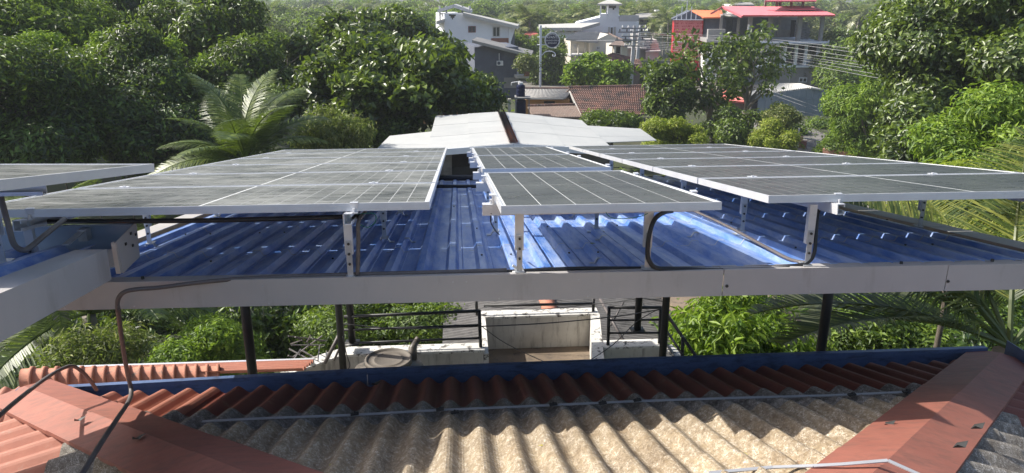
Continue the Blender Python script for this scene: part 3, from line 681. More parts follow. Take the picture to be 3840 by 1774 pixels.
o = panel(PL, (-1.475 - 2.1, 2.41, 7.47), -math.atan(.165), 'dusty solar panel at the left edge, mounted above the smaller blue roof', None, 0)
o.rotation_euler = (-math.atan(.165), 0, R(-4)); o.location = (-1.43 - 2.1, 2.55, 7.455)
# racks
def crail(mb, p, q, wd=.035, hg=.05):
    """C channel along p-q: web and two flanges with lips, open to one side."""
    p, q = Vector(p), Vector(q); d = (q - p).normalized(); r = d.cross(Vector((0, 0, 1))).normalized(); u = r.cross(d).normalized()
    for c, a, b in ((-r * wd / 2, .004, hg), (u * (hg / 2 - .002), wd, .004), (-u * (hg / 2 - .002), wd, .004), (r * (wd / 2 - .003) + u * (hg / 2 - .009), .004, .012), (r * (wd / 2 - .003) - u * (hg / 2 - .009), .004, .012)):
        mb.bar(p + c, q + c, a, b)
def leg(root, ro, x, y, ztop, zbase, flat=False):
    m1 = MB(ro); m2 = MB(ro); zm = zbase + (ztop - zbase) * .42
    if flat: m1.box(x - .021, x + .021, y - .003, y, zbase + (ztop - zbase) * .33, ztop); m1.box(x - .021, x - .018, y, y + .02, zbase + (ztop - zbase) * .33, ztop)
    else:
        m1.box(x - .019, x + .019, y - .014, y - .011, zm - .02, ztop); m1.box(x - .019, x - .016, y - .011, y + .012, zm - .02, ztop); m1.box(x + .016, x + .019, y - .011, y + .012, zm - .02, ztop)
    m2.box(x - .0135, x + .0135, y - .019, y - .0155, zbase + .004, zm + .05)
    m2.box(x - .022, x + .022, y - .03, y + .03, zbase, zbase + .004)
    for k in range(3): m3 = MB(ro); m3.tube([(x, y - .026, zm + .035 - k * .05), (x, y - .019, zm + .035 - k * .05)], .0065, 6); m3.build('bolt', 'bolt', root)
    m1.build('leg', 'alu', root); m2.build('slotted_bracket', 'galv', root)
    m4 = MB(ro)
    for a, b in (((-.06, -.026), (-.032, -.026)), ((-.032, -.026), (-.016, -.002)), ((-.016, -.002), (.016, -.002)), ((.016, -.002), (.032, -.026)), ((.032, -.026), (.06, -.026))):
        m4.bar((x + a[0], y, zbase + a[1]), (x + b[0], y, zbase + b[1]), .03, .004)
    m4.build('foot', 'galv', root)
def clamp(root, ro, x, y, z, end=False):
    mb = MB(ro)
    if end: mb.box(x - .018, x + .018, y - .004, y - .0015, z - .04, z + .003); mb.box(x - .018, x + .018, y - .0012, y + .014, z + .0012, z + .004); mb.box(x - .018, x + .018, y - .03, y - .0045, z - .042, z - .038); mb.tube([(x, y - .016, z - .038), (x, y - .016, z - .02)], .006, 6)
    else: mb.box(x - .028, x + .028, y - .013, y + .013, z + .001, z + .004); mb.box(x - .007, x + .007, y - .006, y + .006, z + .004, z + .008)
    mb.build('clamp', 'alu', root)
def array_rack(label, rails, y0, y1, ys, legys, rowys):
    r = empty('panel_rack', (sum(rails) / len(rails), y0, 6.5), label, 'mounting rack'); ro = Vector(r.location)
    for x in rails:
        mb = MB(ro); crail(mb, (x, y0, zp(y0) - .065), (x, y1, zp(y1) - .065)); mb.build('rail', 'alu', r)
        for y in legys:
            xx = x + (.03 if y > legys[0] else (-.085 if x > 0 else -.02)); leg(r, ro, xx, y, zp(y) - .05, zr(y) + .037 if y > 3.47 else zr(3.4) + .034)
        clamp(r, ro, x + .02, 3.411, zp(3.411), True)
        for y in rowys: clamp(r, ro, x + rnd.uniform(-.03, .03), y, zp(y))
array_rack('aluminium rack of rails and legs carrying the left array', [-1.93, -.50], 3.33, 9.9, None, [3.445, 4.6, 5.9, 7.3, 8.8], [3.411 + 1.084 * i for i in range(1, 6)])
array_rack('aluminium rack of rails and legs carrying the right array', [1.80, 3.0], 3.33, 9.8, None, [3.445, 4.6, 5.9, 7.3, 8.8], [3.405 + 1.075 * i for i in range(1, 6)])
r = empty('panel_rack', (.6, 3.4, 6.5), 'aluminium rack of crosswise rails and flat legs under the middle panels', 'mounting rack'); ro = Vector(r.location)
for y in (3.62, 4.85, 5.80, 7.2, 7.95, 9.3):
    mb = MB(ro); z = zp(y) - .066; mb.box(.115, 1.21, y - .02, y - .017, z - .028, z + .028); mb.box(.115, 1.21, y - .0165, y + .02, z + .025, z + .028); mb.box(.115, 1.21, y - .0165, y + .02, z - .028, z - .025); mb.build('rail', 'alu', r)
    for x in (.170, 1.18):
        mb = MB(ro); mb.box(x - .006, x + .006, y - .02, y + .02, z + .03, z + .07); mb.tube([(x - .012, y, z + .03), (x - .012, y, z + .05)], .006, 6); mb.box(x - .02, x + .012, y - .018, y + .018, z + .071, z + .075) ; mb.build('clamp', 'alu', r)
leg(r, ro, .285, 3.445, zp(3.44) - .037, zr(3.4) + .036, True); leg(r, ro, .91, 3.445, zp(3.44) - .037, zr(3.4) + .036, True)
for x, y in ((.24, 4.8), (.92, 4.85), (.25, 6.3), (.95, 6.3), (.3, 8.6), (.95, 8.6)): leg(r, ro, x, y, zp(y) - .05, zr(y) + .037, True)
r = empty('panel_rack', (-2, 2.9, 7), 'aluminium leg and rail carrying the panel at the left edge', 'mounting rack'); ro = Vector(r.location)
leg(r, ro, -1.80, 2.98, 7.33, zc(2.98) + .0, True); leg(r, ro, -2.9, 2.98, 7.33, zc(2.98), True)
mb = MB(ro); crail(mb, (-3.45, 2.98, 7.29), (-1.6, 2.98, 7.29)); mb.build('rail', 'alu', r)

# ---- conduits
def pipe(name, pts, r, m, label, cat='conduit', smooth=True, k=6, ribs=0, group=None, n=8):
    pp = curve_pts(pts, k); mb = MB(pp[0]); mb.tube(pp, r, n)
    o = mb.build(name, m, None, smooth, loc=pp[0]); tag(o, label, cat, group); return o
zf = zr(3.4) + .034
pipe('conduit', [V(441, 1160, 3.34), V(442, 1125, 3.33), V(462, 1098, 3.32), V(505, 1086, 3.33), V(600, 1078, 3.37), V(760, 1058, 3.41), V(960, 1042, 3.45), V(1320, 1029, 3.46), V(1620, 1021, 3.46), V(1900, 1013, 3.46)], .0105, 'grey_pipe', 'grey conduit running along the fascia top from the left elbow to the middle')
pipe('conduit', [V(441, 1150, 3.34), V(455, 1260, 3.5), V(474, 1380, 3.68), V(487, 1440, 3.74), V(492, 1475, 3.70), V(480, 1510, 3.55), V(440, 1570, 3.2), V(380, 1660, 2.85), V(300, 1790, 2.45)], .0115, 'grey_pipe', 'grey conduit dropping from the fascia to the red hip flashing, lower left')
pipe('conduit', [V(1870, 1020, 3.46), V(2136, 1007, 3.46), V(2427, 1006, 3.47), V(2720, 1006, 3.46), V(2900, 1000, 3.46), V(2985, 995, 3.44), V(3030, 984, 3.43), V(3053, 950, 3.43), V(3060, 880, 3.45), V(3066, 800, 3.5), V(3085, 775, 3.56)], .0095, 'black_pipe', 'black conduit along the middle of the fascia top rising by the right front leg')
pipe('conduit', [V(2520, 792, 3.62), V(2490, 797, 3.5), V(2455, 823, 3.42), V(2435, 880, 3.4), V(2428, 945, 3.4), V(2436, 980, 3.4), V(2462, 1004, 3.41), V(2540, 1011, 3.42), V(2720, 1013, 3.42), V(2960, 1006, 3.42)], .0115, 'black_pipe', 'thick black corrugated conduit bent down beside the front middle leg')
pipe('conduit', [Vector((-1.9, 3.52, zp(3.5) - .075)), Vector((-1.2, 3.5, zp(3.5) - .08)), Vector((-.45, 3.5, zp(3.5) - .075))], .012, 'black_pipe', 'straight black conduit slung under the nearest left panel', k=2)
pipe('conduit', [V(0, 730, 3.0), V(30, 840, 2.95), V(52, 915, 2.93), V(85, 938, 2.93), V(112, 928, 2.97), V(170, 880, 3.1), V(242, 822, 3.3)], .0115, 'grey_pipe', 'thick grey conduit bent in a V at the left panel leg')
pipe('conduit', [V(-20, 1575, 2.9), V(60, 1505, 3.2), V(170, 1420, 3.7), V(235, 1382, 3.9), V(275, 1374, 4.0), V(312, 1398, 4.05), V(340, 1430, 4.1), V(362, 1462, 4.15)], .0105, 'grey_pipe', 'arched grey conduit over the red flashing at the lower left corner')
pipe('conduit', [V(1600, 668, 9.2), V(1700, 667, 9.2), V(1800, 665, 9.2), V(1822, 653, 9.2)], .035, 'black_pipe', 'thick dark conduit across the far end of the blue roof')
pipe('conduit', [V(1610, 699, 8.1), V(1700, 699, 8.1), V(1800, 699, 8.1)], .02, 'black_pipe', 'thin dark conduit just in front of the far end of the blue roof', k=2)
pipe('conduit', [V(3020, 985, 3.46), V(2960, 972, 3.58), V(2860, 920, 3.9), V(2720, 845, 4.5), V(2600, 790, 5.1), V(2500, 750, 5.9)], .0095, 'grey_pipe', 'grey conduit running up the blue roof between middle and right arrays')
pipe('conduit', [V(1370, 795, 3.55), V(1345, 830, 3.45), V(1344, 900, 3.44), V(1342, 1005, 3.44), V(1338, 1030, 3.45)], .010, 'grey_pipe', 'short grey conduit beside the front leg of the left array')
pipe('cable', [V(1330, 805, 3.5), V(1400, 800, 3.5), V(1408, 830, 3.5), V(1380, 852, 3.5), V(1350, 843, 3.5)], .0022, 'green_wire', 'green earth wire looped under the left array', 'cable', n=5)
pipe('cable', [V(2270, 793, 3.4), V(2290, 815, 3.4), V(2340, 820, 3.4), V(2400, 812, 3.4), V(2430, 800, 3.4)], .002, 'green_wire', 'thin green wire sagging under the middle front panel', 'cable', n=5)
pipe('cable', [V(1842, 800, 3.6), V(1840, 830, 3.7), V(1855, 860, 3.8), V(1872, 880, 3.9)], .004, 'wire_dark', 'short dark cable hanging at the middle rack left end', 'cable', n=5)
for u, v, Y, lb in ((1945, 1020, 3.44, 'white cable clip on the fascia at the middle leg'), (2455, 1014, 3.44, 'dark clip holding the conduit at the second middle leg')):
    c = V(u, v, Y); mb = MB(c); mb.box(c.x - .03, c.x + .03, c.y - .012, c.y + .012, c.z - .006, c.z + .002); mb.tube(curve_pts([c + Vector((.01, 0, 0)), c + Vector((-.005, 0, .018)), c + Vector((-.03, 0, .034))], 3), .007, 8)
    tag(mb.build('cable_clip', 'clip_white' if u < 2000 else 'galv', loc=c), lb, 'clip')
c = V(2215, 914, 3.9); d = ray(2217, 914); t = (H - ZR0 - .02) / (-d.z - .153 * d.y); c = Vector((0, 0, H)) + d * t
mb = MB(c); mb.add([c + Vector(q) for q in ((-.03, 0, .0), (0, .008, .006), (.03, 0, .002), (0, -.008, .002))], [(0, 1, 2, 3)]); tag(mb.build('fallen_leaf', 'leaf_yellow', loc=c), 'small yellow green leaf lying on the blue roof under the middle panel', 'leaf')

# ================================================================ BALCONY / TERRACE
zt = 3.80
ter = empty('roof_terrace', V(1920, 1300, 9.2), 'small stained roof terrace with white parapets seen below the blue roof', 'terrace'); to = Vector(ter.location)
a, b = V(1292, 1325, 8.72), V(1812, 1318, 8.72)
zA = V(1550, 1320, 8.72).z
mb = MB(to); mb.box(a.x, b.x, 8.72, 8.90, 1, zA - .03); mb.build('parapet', 'white_wall', ter)
mb = MB(to); mb.box(a.x - .02, b.x + .02, 8.70, 8.93, zA - .0295, zA); mb.build('coping', 'white_sunlit', ter)
c0 = VZ(1090, 1396, zA)
mb = MB(to); mb.hexa([(c0.x, c0.y, 1), (a.x - .003, 8.72, 1), (a.x - .003, 8.9, 1), (c0.x - .15, c0.y + .12, 1)], [(c0.x, c0.y, zA - .03), (a.x - .003, 8.72, zA - .03), (a.x - .003, 8.9, zA - .03), (c0.x - .15, c0.y + .12, zA - .03)]); mb.build('parapet', 'white_wall', ter)
mb = MB(to); mb.hexa([(c0.x + .02, c0.y - .02, zA - .029), (a.x - .023, 8.70, zA - .029), (a.x - .023, 8.93, zA - .029), (c0.x - .17, c0.y + .14, zA - .029)], [(c0.x + .02, c0.y - .02, zA), (a.x - .023, 8.70, zA), (a.x - .023, 8.93, zA), (c0.x - .17, c0.y + .14, zA)]); mb.build('coping', 'white_sunlit', ter)
fl, fr_ = V(1835, 1240, 9.9), V(2212, 1240, 9.9); zB = V(2020, 1182, 9.9).z; zF = V(2020, 1303, 9.9).z
mb = MB(to); mb.box(b.x - .1, fr_.x + .1, 7.6, 9.895, zF - .2, zF); mb.build('terrace_floor', 'stained_floor', ter)
mb = MB(to); mb.box(fl.x - .13, fr_.x + .1, 9.9, 10.08, 1, zB - .03); mb.build('parapet', 'white_wall', ter)
mb = MB(to); mb.box(fl.x - .16, fr_.x + .12, 9.88, 10.11, zB - .0295, zB + .002); mb.build('coping', 'white_sunlit', ter)
mb = MB(to); mb.box(b.x + .005, b.x + .07, 8.72, 9.895, zF, zB + .01); mb.build('pillar', 'white_sunlit', ter)
mb = MB(to); mb.hexa([(fr_.x, 9.894, zF - .02), (fr_.x + .13, 9.894, zF - .02), (V(2262, 1370, 8.1).x + .05, 8.1, zF - .02), (V(2225, 1370, 8.1).x, 8.1, zF - .02)], [(fr_.x, 9.894, zB), (fr_.x + .13, 9.894, zB), (V(2262, 1370, 8.1).x + .05, 8.1, zB - .12), (V(2225, 1370, 8.1).x, 8.1, zB - .12)]); mb.build('parapet', 'white_sunlit', ter)
c1, c2 = V(2268, 1300, 8.95), V(2480, 1300, 8.95); zC = c1.z
mb = MB(to); mb.box(c1.x, c2.x, 8.95, 9.1, 1, zC - .03); mb.build('parapet', 'white_wall', ter)
mb = MB(to); mb.box(c1.x - .02, c2.x + .02, 8.92, 9.14, zC - .0295, zC); mb.build('coping', 'white_sunlit', ter)
d1 = VZ(2565, 1372, zC - .1)
mb = MB(to); mb.hexa([(c2.x + .003, 8.95, 1), (c2.x + .15, 8.99, 1), (d1.x + .12, d1.y, 1), (d1.x - .03, d1.y, 1)], [(c2.x + .003, 8.95, zC - .02), (c2.x + .15, 8.99, zC - .02), (d1.x + .12, d1.y, zC - .1), (d1.x - .03, d1.y, zC - .1)]); mb.build('parapet', 'white_sunlit', ter)
mb = MB(to); mb.box(-2.2, 3.0, 8.0, 10.0, 0, 1.02); mb.build('wall', 'cream', ter)
def railing(label, posts, bars, r1=.022, r2=.016, group='black tube railings of the terrace'):
    P0 = V(*posts[0][1]); o = empty('railing', (P0.x, P0.y, P0.z), label, 'railing', group); oo = Vector(o.location)
    for (a, b) in posts:
        mb = MB(oo); mb.tube([V(*a), V(*b)], r1, 8); mb.build('post', 'post_black', o, True)
    for i, (a, b) in enumerate(bars):
        mb = MB(oo); mb.tube([V(*a), V(*b)], r1 if i == 0 else r2, 8); mb.build('bar', 'post_black', o, True)
    return o
railing('black tube railing on the left parapet behind the water tank lid', [((1797, 1163, 8.8), (1803, 1314, 8.8))], [((1290, 1188, 8.8), (1799, 1166, 8.8)), ((1290, 1238, 8.8), (1799, 1219, 8.8)), ((1290, 1288, 8.8), (1799, 1268, 8.8))])
railing('black tube railing on the right parapet with three bars', [((2284, 1150, 9.0), (2280, 1296, 9.0)), ((2478, 1150, 9.0), (2472, 1296, 9.0))], [((2284, 1153, 9.0), (2478, 1153, 9.0)), ((2284, 1201, 9.0), (2478, 1199, 9.0)), ((2284, 1249, 9.0), (2478, 1248, 9.0))])
railing('black handrail along the far wall of the terrace', [((2226, 1118, 9.98), (2224, 1180, 9.98)), ((1785, 1125, 9.98), (1790, 1182, 9.98))], [((1815, 1146, 9.98), (2226, 1139, 9.98))])
railing('sloping black stair railing at the right end of the terrace', [((2560, 1262, 8.7), (2558, 1375, 8.7))], [((2500, 1178, 9.0), (2640, 1380, 8.4)), ((2500, 1240, 9.0), (2590, 1380, 8.4)), ((2500, 1290, 9.0), (2553, 1378, 8.4))])
c = V(1457, 1354, 8.0); tk = empty('water_tank', (c.x, c.y, 2.6), 'black plastic water tank with dusty round lid behind the gutter', 'water tank'); zo = c.z - 2.6
mb = MB(); mb.lathe((0, 0, 0), [(.43, 0), (.45, .1), (.43, .3), (.45, .5), (.45, zo - .22), (.40, zo - .1), (.27, zo - .03), (.25, zo - .01)], 36); mb.build('tank_body', 'tank_black', tk, True)
mb = MB(); mb.lathe((0, 0, 0), [(.27, zo - .02), (.27, zo + .035), (.25, zo + .04), (.245, zo + .02), (.17, zo + .02), (.165, zo + .028), (.155, zo + .02), (.001, zo + .022)], 36); mb.build('lid', 'lid_dust', tk, True)
mb = MB(); mb.tube([(.26, .12, zo - .12), (.27, .2, zo + .06), (.31, .26, zo + .12)], [.06, .05, .03], 10); mb.tube([(.31, .26, zo + .12), (.34, .28, zo + .15)], .035, 10); mb.build('inlet', 'tank_black', tk, True)
for i, (a, b) in enumerate((((2250, 1120, 9.9), (2350, 1300, 9.1)), ((1280, 1240, 8.3), (1218, 1362, 8.2)), ((1290, 1270, 8.4), (1252, 1352, 8.35)), ((2290, 1222, 9.6), (2340, 1130, 9.9)))):
    mb = MB(V(*b)); mb.tube([V(*a), V(*b)], .022 if i < 2 else .013, 8); tag(mb.build('pipe', 'grey_pipe', None, True, loc=V(*b)), ['grey pipe leaning down beside the right pillar of the terrace', 'thick grey pipe leaning on the left parapet end', 'thin grey pipe leaning beside the left black post', 'short grey strut behind the right terrace railing'][i], 'pipe')
for i, pts in enumerate((((1290, 1215, 8.6), (1500, 1232, 8.7), (1800, 1224, 8.8), (2050, 1212, 8.8), (2300, 1188, 8.8), (2480, 1160, 8.4)), ((1800, 1219, 8.9), (1900, 1290, 8.7), (2060, 1365, 8.2)), ((2488, 1150, 8.3), (2390, 1205, 8.5), (2300, 1292, 8.6), (2180, 1372, 8.2)), ((1820, 1150, 9.9), (2020, 1160, 9.8), (2230, 1140, 9.8), (2480, 1120, 9.3)), ((2300, 1135, 9.5), (2400, 1120, 9), (2485, 1130, 8.4)), ((1285, 1260, 8.2), (1300, 1330, 8.2), (1312, 1370, 8.2), (1300, 1392, 8.2)))):
    pipe('clothes_line', [V(*q) for q in pts], .0055 if i else .008, 'wire_dark', ['long clothes line sagging across the terrace between posts', 'thin line slanting down over the left pillar', 'thin line slanting from the right post to the terrace floor', 'dark wire above the far terrace wall', 'short dark wire by the right post top', 'cable hanging down the left black post'][i], 'wire', n=5, k=4)
# scrap metal frame in the bush
mb = MB(V(1150, 1350, 8.4)); gq = random.Random(5)
for _ in range(16):
    a = V(gq.uniform(1080, 1230), gq.uniform(1255, 1370), gq.uniform(8.3, 9.2)); b = V(gq.uniform(1080, 1230), gq.uniform(1255, 1370), gq.uniform(8.3, 9.2)); mb.bar(a, b, .014, .014)
tag(mb.build('scrap_frame', 'grey_pipe', loc=V(1150, 1350, 8.4)), 'tangle of thin scrap rods beside the left parapet', 'scrap metal')

# ================================================================ OLD GREY ROOF below, beyond the terrace
old = empty('grey_roof_house', (.9, 13, 0), 'low house with old dark corrugated roof below and beyond the terrace', 'house'); oo = Vector((.9, 13, 0))
rx = V(2033, 1150, 12.5).x; zR = 3.05
for side in (-1, 1):
    y = 10.3
    while y < 16:
        for xa, xb in ((0, 1.75), (1.7, 3.2)):
            if side < 0 and xa > 1: continue
            lift = .01 * (3 - xa)
            sheet('roof_sheet', y, y + .999, lambda q: min(rx + side * xa, rx + side * xb), lambda q: max(rx + side * xa, rx + side * xb),
                  lambda q, x, h: Vector((x, q, zR - .16 * abs(x - rx) + h + lift)) - oo, 'old_asbestos', old, *wave(.1, .032), .1)
        y += 1.0
for k in range(16):
    p = Vector((rx, 10.4 + k * .36, zR + .01)); mb = MB(oo); ring = []
    for t, r_ in ((0, .12), (.33, .13), (.37, .14)): ring += [p + Vector((math.cos(math.pi * j / 8) * r_, t, math.sin(math.pi * j / 8) * r_)) for j in range(9)]
    mb.add(ring, [(i * 9 + j, i * 9 + j + 1, (i + 1) * 9 + j + 1, (i + 1) * 9 + j) for i in range(2) for j in range(8)]); mb.build('ridge_tile', 'ridge_tile', old, True)
mb = MB(oo); mb.box(rx - 1.5, rx + 2.9, 10.5, 15.8, 0, 2.2); mb.build('wall', 'cream', old)
a, b = V(2520, 1180, 12), V(2760, 1180, 12)
slab = empty('flat_roof_shed', (b.x, 12, 0), 'weathered brown flat roof slab behind the mango leaves under the fascia', 'shed'); so = Vector(slab.location)
mb = MB(so); mb.box(a.x, b.x + .8, 11.2, 14.5, 2.72, 2.86); mb.build('roof', 'stained_floor', slab)
mb = MB(so); mb.box(a.x + .2, b.x + .6, 11.5, 14.2, 0, 2.717); mb.build('wall', 'dark_in', slab)  # near-black colour carries the shadow under the slab

# ================================================================ WHITE-ROOFED HOUSE
wh = empty('white_roof_house', (1.5, 23, 0), 'long low house with pale white sheet roof and a line of orange ridge tiles', 'house'); wo = Vector((1.5, 23, 0))
RF, RN = VZ(1878, 421, 4.25), VZ(1925, 541, 4.25); RF.x = RN.x = (RF.x + RN.x) / 2
def strips(A, B, C, D, n, name='roof_sheet', m='white_roof', rows=2, root=wh, ro=wo):
    """Quad A(ridge far) B(ridge near) C(eave near) D(eave far) cut into sheets with slight steps; each ribbed."""
    for j in range(rows):
        for i in range(n):
            f = lambda s, t: (A.lerp(B, s)).lerp(D.lerp(C, s), t)
            s0, s1 = i / n + .001, (i + 1) / n + (.0 if i == n - 1 else -.001); t0, t1 = j / rows, (j + 1) / rows + (.01 if j < rows - 1 else 0)
            mb = MB(ro); K = 10; up = Vector((0, 0, .012 * (rows - j) + .003 * (i % 2)))
            vs = []
            for k in range(K + 1):
                s = s0 + (s1 - s0) * k / K; z = Vector((0, 0, .014 * (k % 2)))
                vs += [f(s, t0) + up + z, f(s, t1) + up + z, f(s, t0) + up - Vector((0, 0, .02)), f(s, t1) + up - Vector((0, 0, .02))]
            fs = []
            for k in range(K):
                a = 4 * k; fs += [(a, a + 1, a + 5, a + 4), (a + 1, a + 3, a + 7, a + 5), (a + 2, a + 6, a + 7, a + 3), (a, a + 4, a + 6, a + 2)]
            fs += [(0, 2, 3, 1), (4 * K, 4 * K + 1, 4 * K + 3, 4 * K + 2)]
            mb.add(vs, fs); mb.build(name, m, root)
LF, LN = V(1634, 436, RF.y), V(1600, 566, RN.y); RFr, RNr = V(2180, 452, RF.y), V(2300, 562, RN.y)
strips(RF, RN, LN, LF, 6); strips(RF, RN, RNr, RFr, 6)
mid1 = LF.lerp(LN, .45); strips(mid1 + Vector((0, 0, -.06)), LN + Vector((0, 0, -.06)), V(1412, 562, LN.y + .9), V(1462, 511, mid1.y + .2), 3, rows=1)
e = RFr.lerp(RNr, .12); strips(e + Vector((0, 0, -.08)), RFr.lerp(RNr, .72) + Vector((0, 0, -.08)), V(2462, 528, e.y - 2.0), V(2400, 484, e.y), 3, rows=1)
for k in range(26):
    p = RN.lerp(RF, k / 26) + Vector((0, 0, .04)); d = (RF - RN) / 26; mb = MB(wo); ring = []
    for t, r_ in ((0, .125), (.85, .09), (1.05, .085)): ring += [p + d * t + Vector((math.cos(math.pi * j / 8) * r_, 0, math.sin(math.pi * j / 8) * r_)) for j in range(9)]
    mb.add(ring, [(i * 9 + j, (i + 1) * 9 + j, (i + 1) * 9 + j + 1, i * 9 + j + 1) for i in range(2) for j in range(8)]); mb.build('ridge_tile', 'ridge_tile' if k < 11 else 'tile_old', wh, True)
for a, b in ((LN, RN), (RN, RNr)):
    mb = MB(wo); mb.bar(a + Vector((0, -.03, -.06)), b + Vector((0, -.03, -.06)), .03, .16); mb.build('bargeboard', 'house_white', wh)
yw = RN.y + .5
mb = MB(wo); mb.box(V(1420, 600, yw).x, V(2300, 600, yw).x, yw, RF.y - .4, 0, 3.55); mb.build('wall', 'dark_in', wh)  # solid block, painted near-black for the shade of the gable opening
x0, x1 = V(1640, 600, yw).x, V(1694, 600, yw).x
for k in range(7):
    mb = MB(wo); z0 = 3.95 - (k + 1) * .3; mb.box(x0 - .6, x1 - .25, yw - .05, yw - .01, z0 + .004, z0 + .296); mb.build('board', 'board', wh)
mb = MB(wo); mb.box(x1 - .24, x1, yw - .08, yw - .01, 1, 3.98); mb.build('door_post', 'board', wh)
for k in range(4):
    mb = MB(wo); z0 = 3.9 - (k + 1) * .42; mb.box(x1 + .9, V(2300, 600, yw).x, yw - .03, yw - .006, z0 + .004, z0 + .416); mb.build('board', 'board', wh)
c = V(1985, 481, 23.2); mb = MB(c); c.z += .0; mb.hexa([(c.x - .17, c.y - .1, c.z - .02), (c.x + .17, c.y - .12, c.z - .05), (c.x + .17, c.y + .1, c.z - .05), (c.x - .17, c.y + .1, c.z - .02)], [(c.x - .16, c.y - .1, c.z + .07), (c.x + .16, c.y - .12, c.z + .05), (c.x + .15, c.y + .08, c.z + .05), (c.x - .16, c.y + .08, c.z + .07)])
tag(mb.build('loose_brick', 'brick_red', loc=c), 'brown brick lying on the white sheet roof right of the ridge tiles', 'brick')
# ================================================================ BUILDINGS FURTHER OFF
class Bld:
    """A building seen as a facade plane at distance Y turned by yaw; picture points become metres on it, depths are real."""
    def __init__(s, name, u, Y, yaw, label, cat='building', group=None):
        a = R(YAW + yaw); p = V(u, 200, Y); s.gz = ground_z(Y); s.O = Vector((p.x, p.y, s.gz)); s.a = a
        s.ex = Vector((math.cos(a), math.sin(a), 0)); s.ey = Vector((-math.sin(a), math.cos(a), 0))
        s.r = empty(name, s.O, label, cat, group, a)
    def pt(s, u, v, dy=0.):
        d = ray(u, v); C = Vector((0, 0, H)); t = (dy - (C - s.O).dot(s.ey)) / d.dot(s.ey); p = C + d * t
        return Vector(((p - s.O).dot(s.ex), dy, p.z - s.gz))
    def box(s, name, m, u0, v0, u1, v1, y0, y1, parent=None, toground=False):
        c = s.pt((u0 + u1) / 2, v0, y0); e = s.pt((u0 + u1) / 2, v1, y0); a = s.pt(u0, (v0 + v1) / 2, y0); b = s.pt(u1, (v0 + v1) / 2, y0)
        mb = MB(); mb.box(a.x, b.x, y0, y1, 0 if toground else e.z, c.z); return mb.build(name, m, parent or s.r)
    def poly(s, name, m, pts, y0, y1, parent=None, toground=False):
        P = [s.pt(u, v, y0) for u, v in pts]; mb = MB(); q = list(reversed(P))
        if toground: q = [p for p in q]
        mb.hexa([(p.x, y0, p.z) for p in q], [(p.x, y1, p.z) for p in q]); return mb.build(name, m, parent or s.r)
    def slab(s, name, m, pts, th=.12, parent=None, rib=0, mi=None):
        """Roof plane through 4 picture points with depths (u, v, dy), thick th."""
        P = [s.pt(*p) for p in pts]; mb = MB()
        if rib and len(P) == 4:
            A, B, C, D = P  # A-B ridge, C-D eave (C under B)
            n = rib; vs = []
            for k in range(n + 1):
                for o, z in ((0, .0), (.5, .05)):
                    t = min(1, (k + o) / (n + .5)); a = A.lerp(B, t); d = D.lerp(C, t); up = Vector((0, 0, z))
                    vs += [a + up, d + up, a - Vector((0, 0, th)), d - Vector((0, 0, th))]
            K = len(vs) // 4 - 1; fs = []
            for k in range(K):
                a = 4 * k; fs += [(a, a + 1, a + 5, a + 4), (a + 1, a + 3, a + 7, a + 5), (a + 2, a + 6, a + 7, a + 3), (a, a + 4, a + 6, a + 2)]
            fs += [(0, 2, 3, 1), (4 * K, 4 * K + 1, 4 * K + 3, 4 * K + 2)]
            mb.add(vs, fs)
        else: mb.hexa([p - Vector((0, 0, th)) for p in P], P)
        return mb.build(name, m, parent or s.r)
    def window(s, u0, v0, u1, v1, y=-.03, fm_='window_frame', panes=2, pm='window_dark', sill=True):
        a = s.pt(u0, (v0 + v1) / 2, y); b = s.pt(u1, (v0 + v1) / 2, y); t = s.pt((u0 + u1) / 2, v0, y).z; e = s.pt((u0 + u1) / 2, v1, y).z; w_ = .07
        mb = MB(); mb.box(a.x, b.x, y - .03, y + .05, t - w_, t); mb.box(a.x, b.x, y - .03, y + .05, e, e + w_); n = panes
        for k in range(n + 1):
            x = a.x + (b.x - a.x - w_) * k / n; mb.box(x, x + w_, y - .029, y + .049, e + w_, t - w_)
        f = mb.build('window', fm_, s.r)
        for k in range(n):
            x = a.x + (b.x - a.x - w_) * k / n; q = MB(); q.box(x + w_ + .002, x + (b.x - a.x - w_) / n - .002, y - .005, y + .02, e + w_, t - w_); q.build('pane', pm, f)
        return f

# white two-storey house, upper left of centre
B = Bld('white_house', 1800, 76, 12, 'white house with sloping roof edge and black mould patch, left of the round sign', 'house')
B.poly('wall', 'house_white', [(1666, 52), (1740, 50), (1935, 98), (1912, 170), (1666, 170)], 0, 7)
B.box('lower_wall', 'brick_red', 1842, 143, 1909, 166, -.06, -.003)
B.window(1756, 98, 1784, 122, fm_='red_frame'); B.window(1847, 100, 1875, 138)
B.slab('roof', 'pale_sheet', [(1735, 47, -.8), (1742, 44, 1.5), (1948, 91, 1.5), (1940, 97, -.8)], .3)
B.slab('side_roof', 'pale_sheet', [(1636, 80, -.6), (1636, 74, 5), (1668, 68, 5), (1668, 70, -.6)], .3)
for u in (1650, 1675, 1735, 1762): B.box('roof_post', 'concrete_pale', u - 3, 22, u + 3, 75, 1.5, 1.7)
B.slab('porch_roof', 'concrete_pale', [(1640, 36, 1), (1650, 34, 4), (1712, 15, 4), (1700, 16, 1)], .3); B.slab('porch_roof', 'concrete_pale', [(1701, 16, 1), (1712, 15, 4), (1772, 34, 4), (1765, 38, 1)], .3)
P = [(1684, 54), (1710, 55), (1709, 60), (1704, 61), (1704, 67), (1699, 67), (1699, 73), (1696, 73), (1694, 67), (1690, 66), (1690, 60), (1684, 59)]
B.poly('mould_patch', 'window_dark', P, -.04, -.004)
B.box('corner_post', 'house_white', 1909, 98, 1916, 172, -.3, -.01); B.box('dark_recess', 'slate_wall', 1917, 100, 1930, 172, .2, 3)
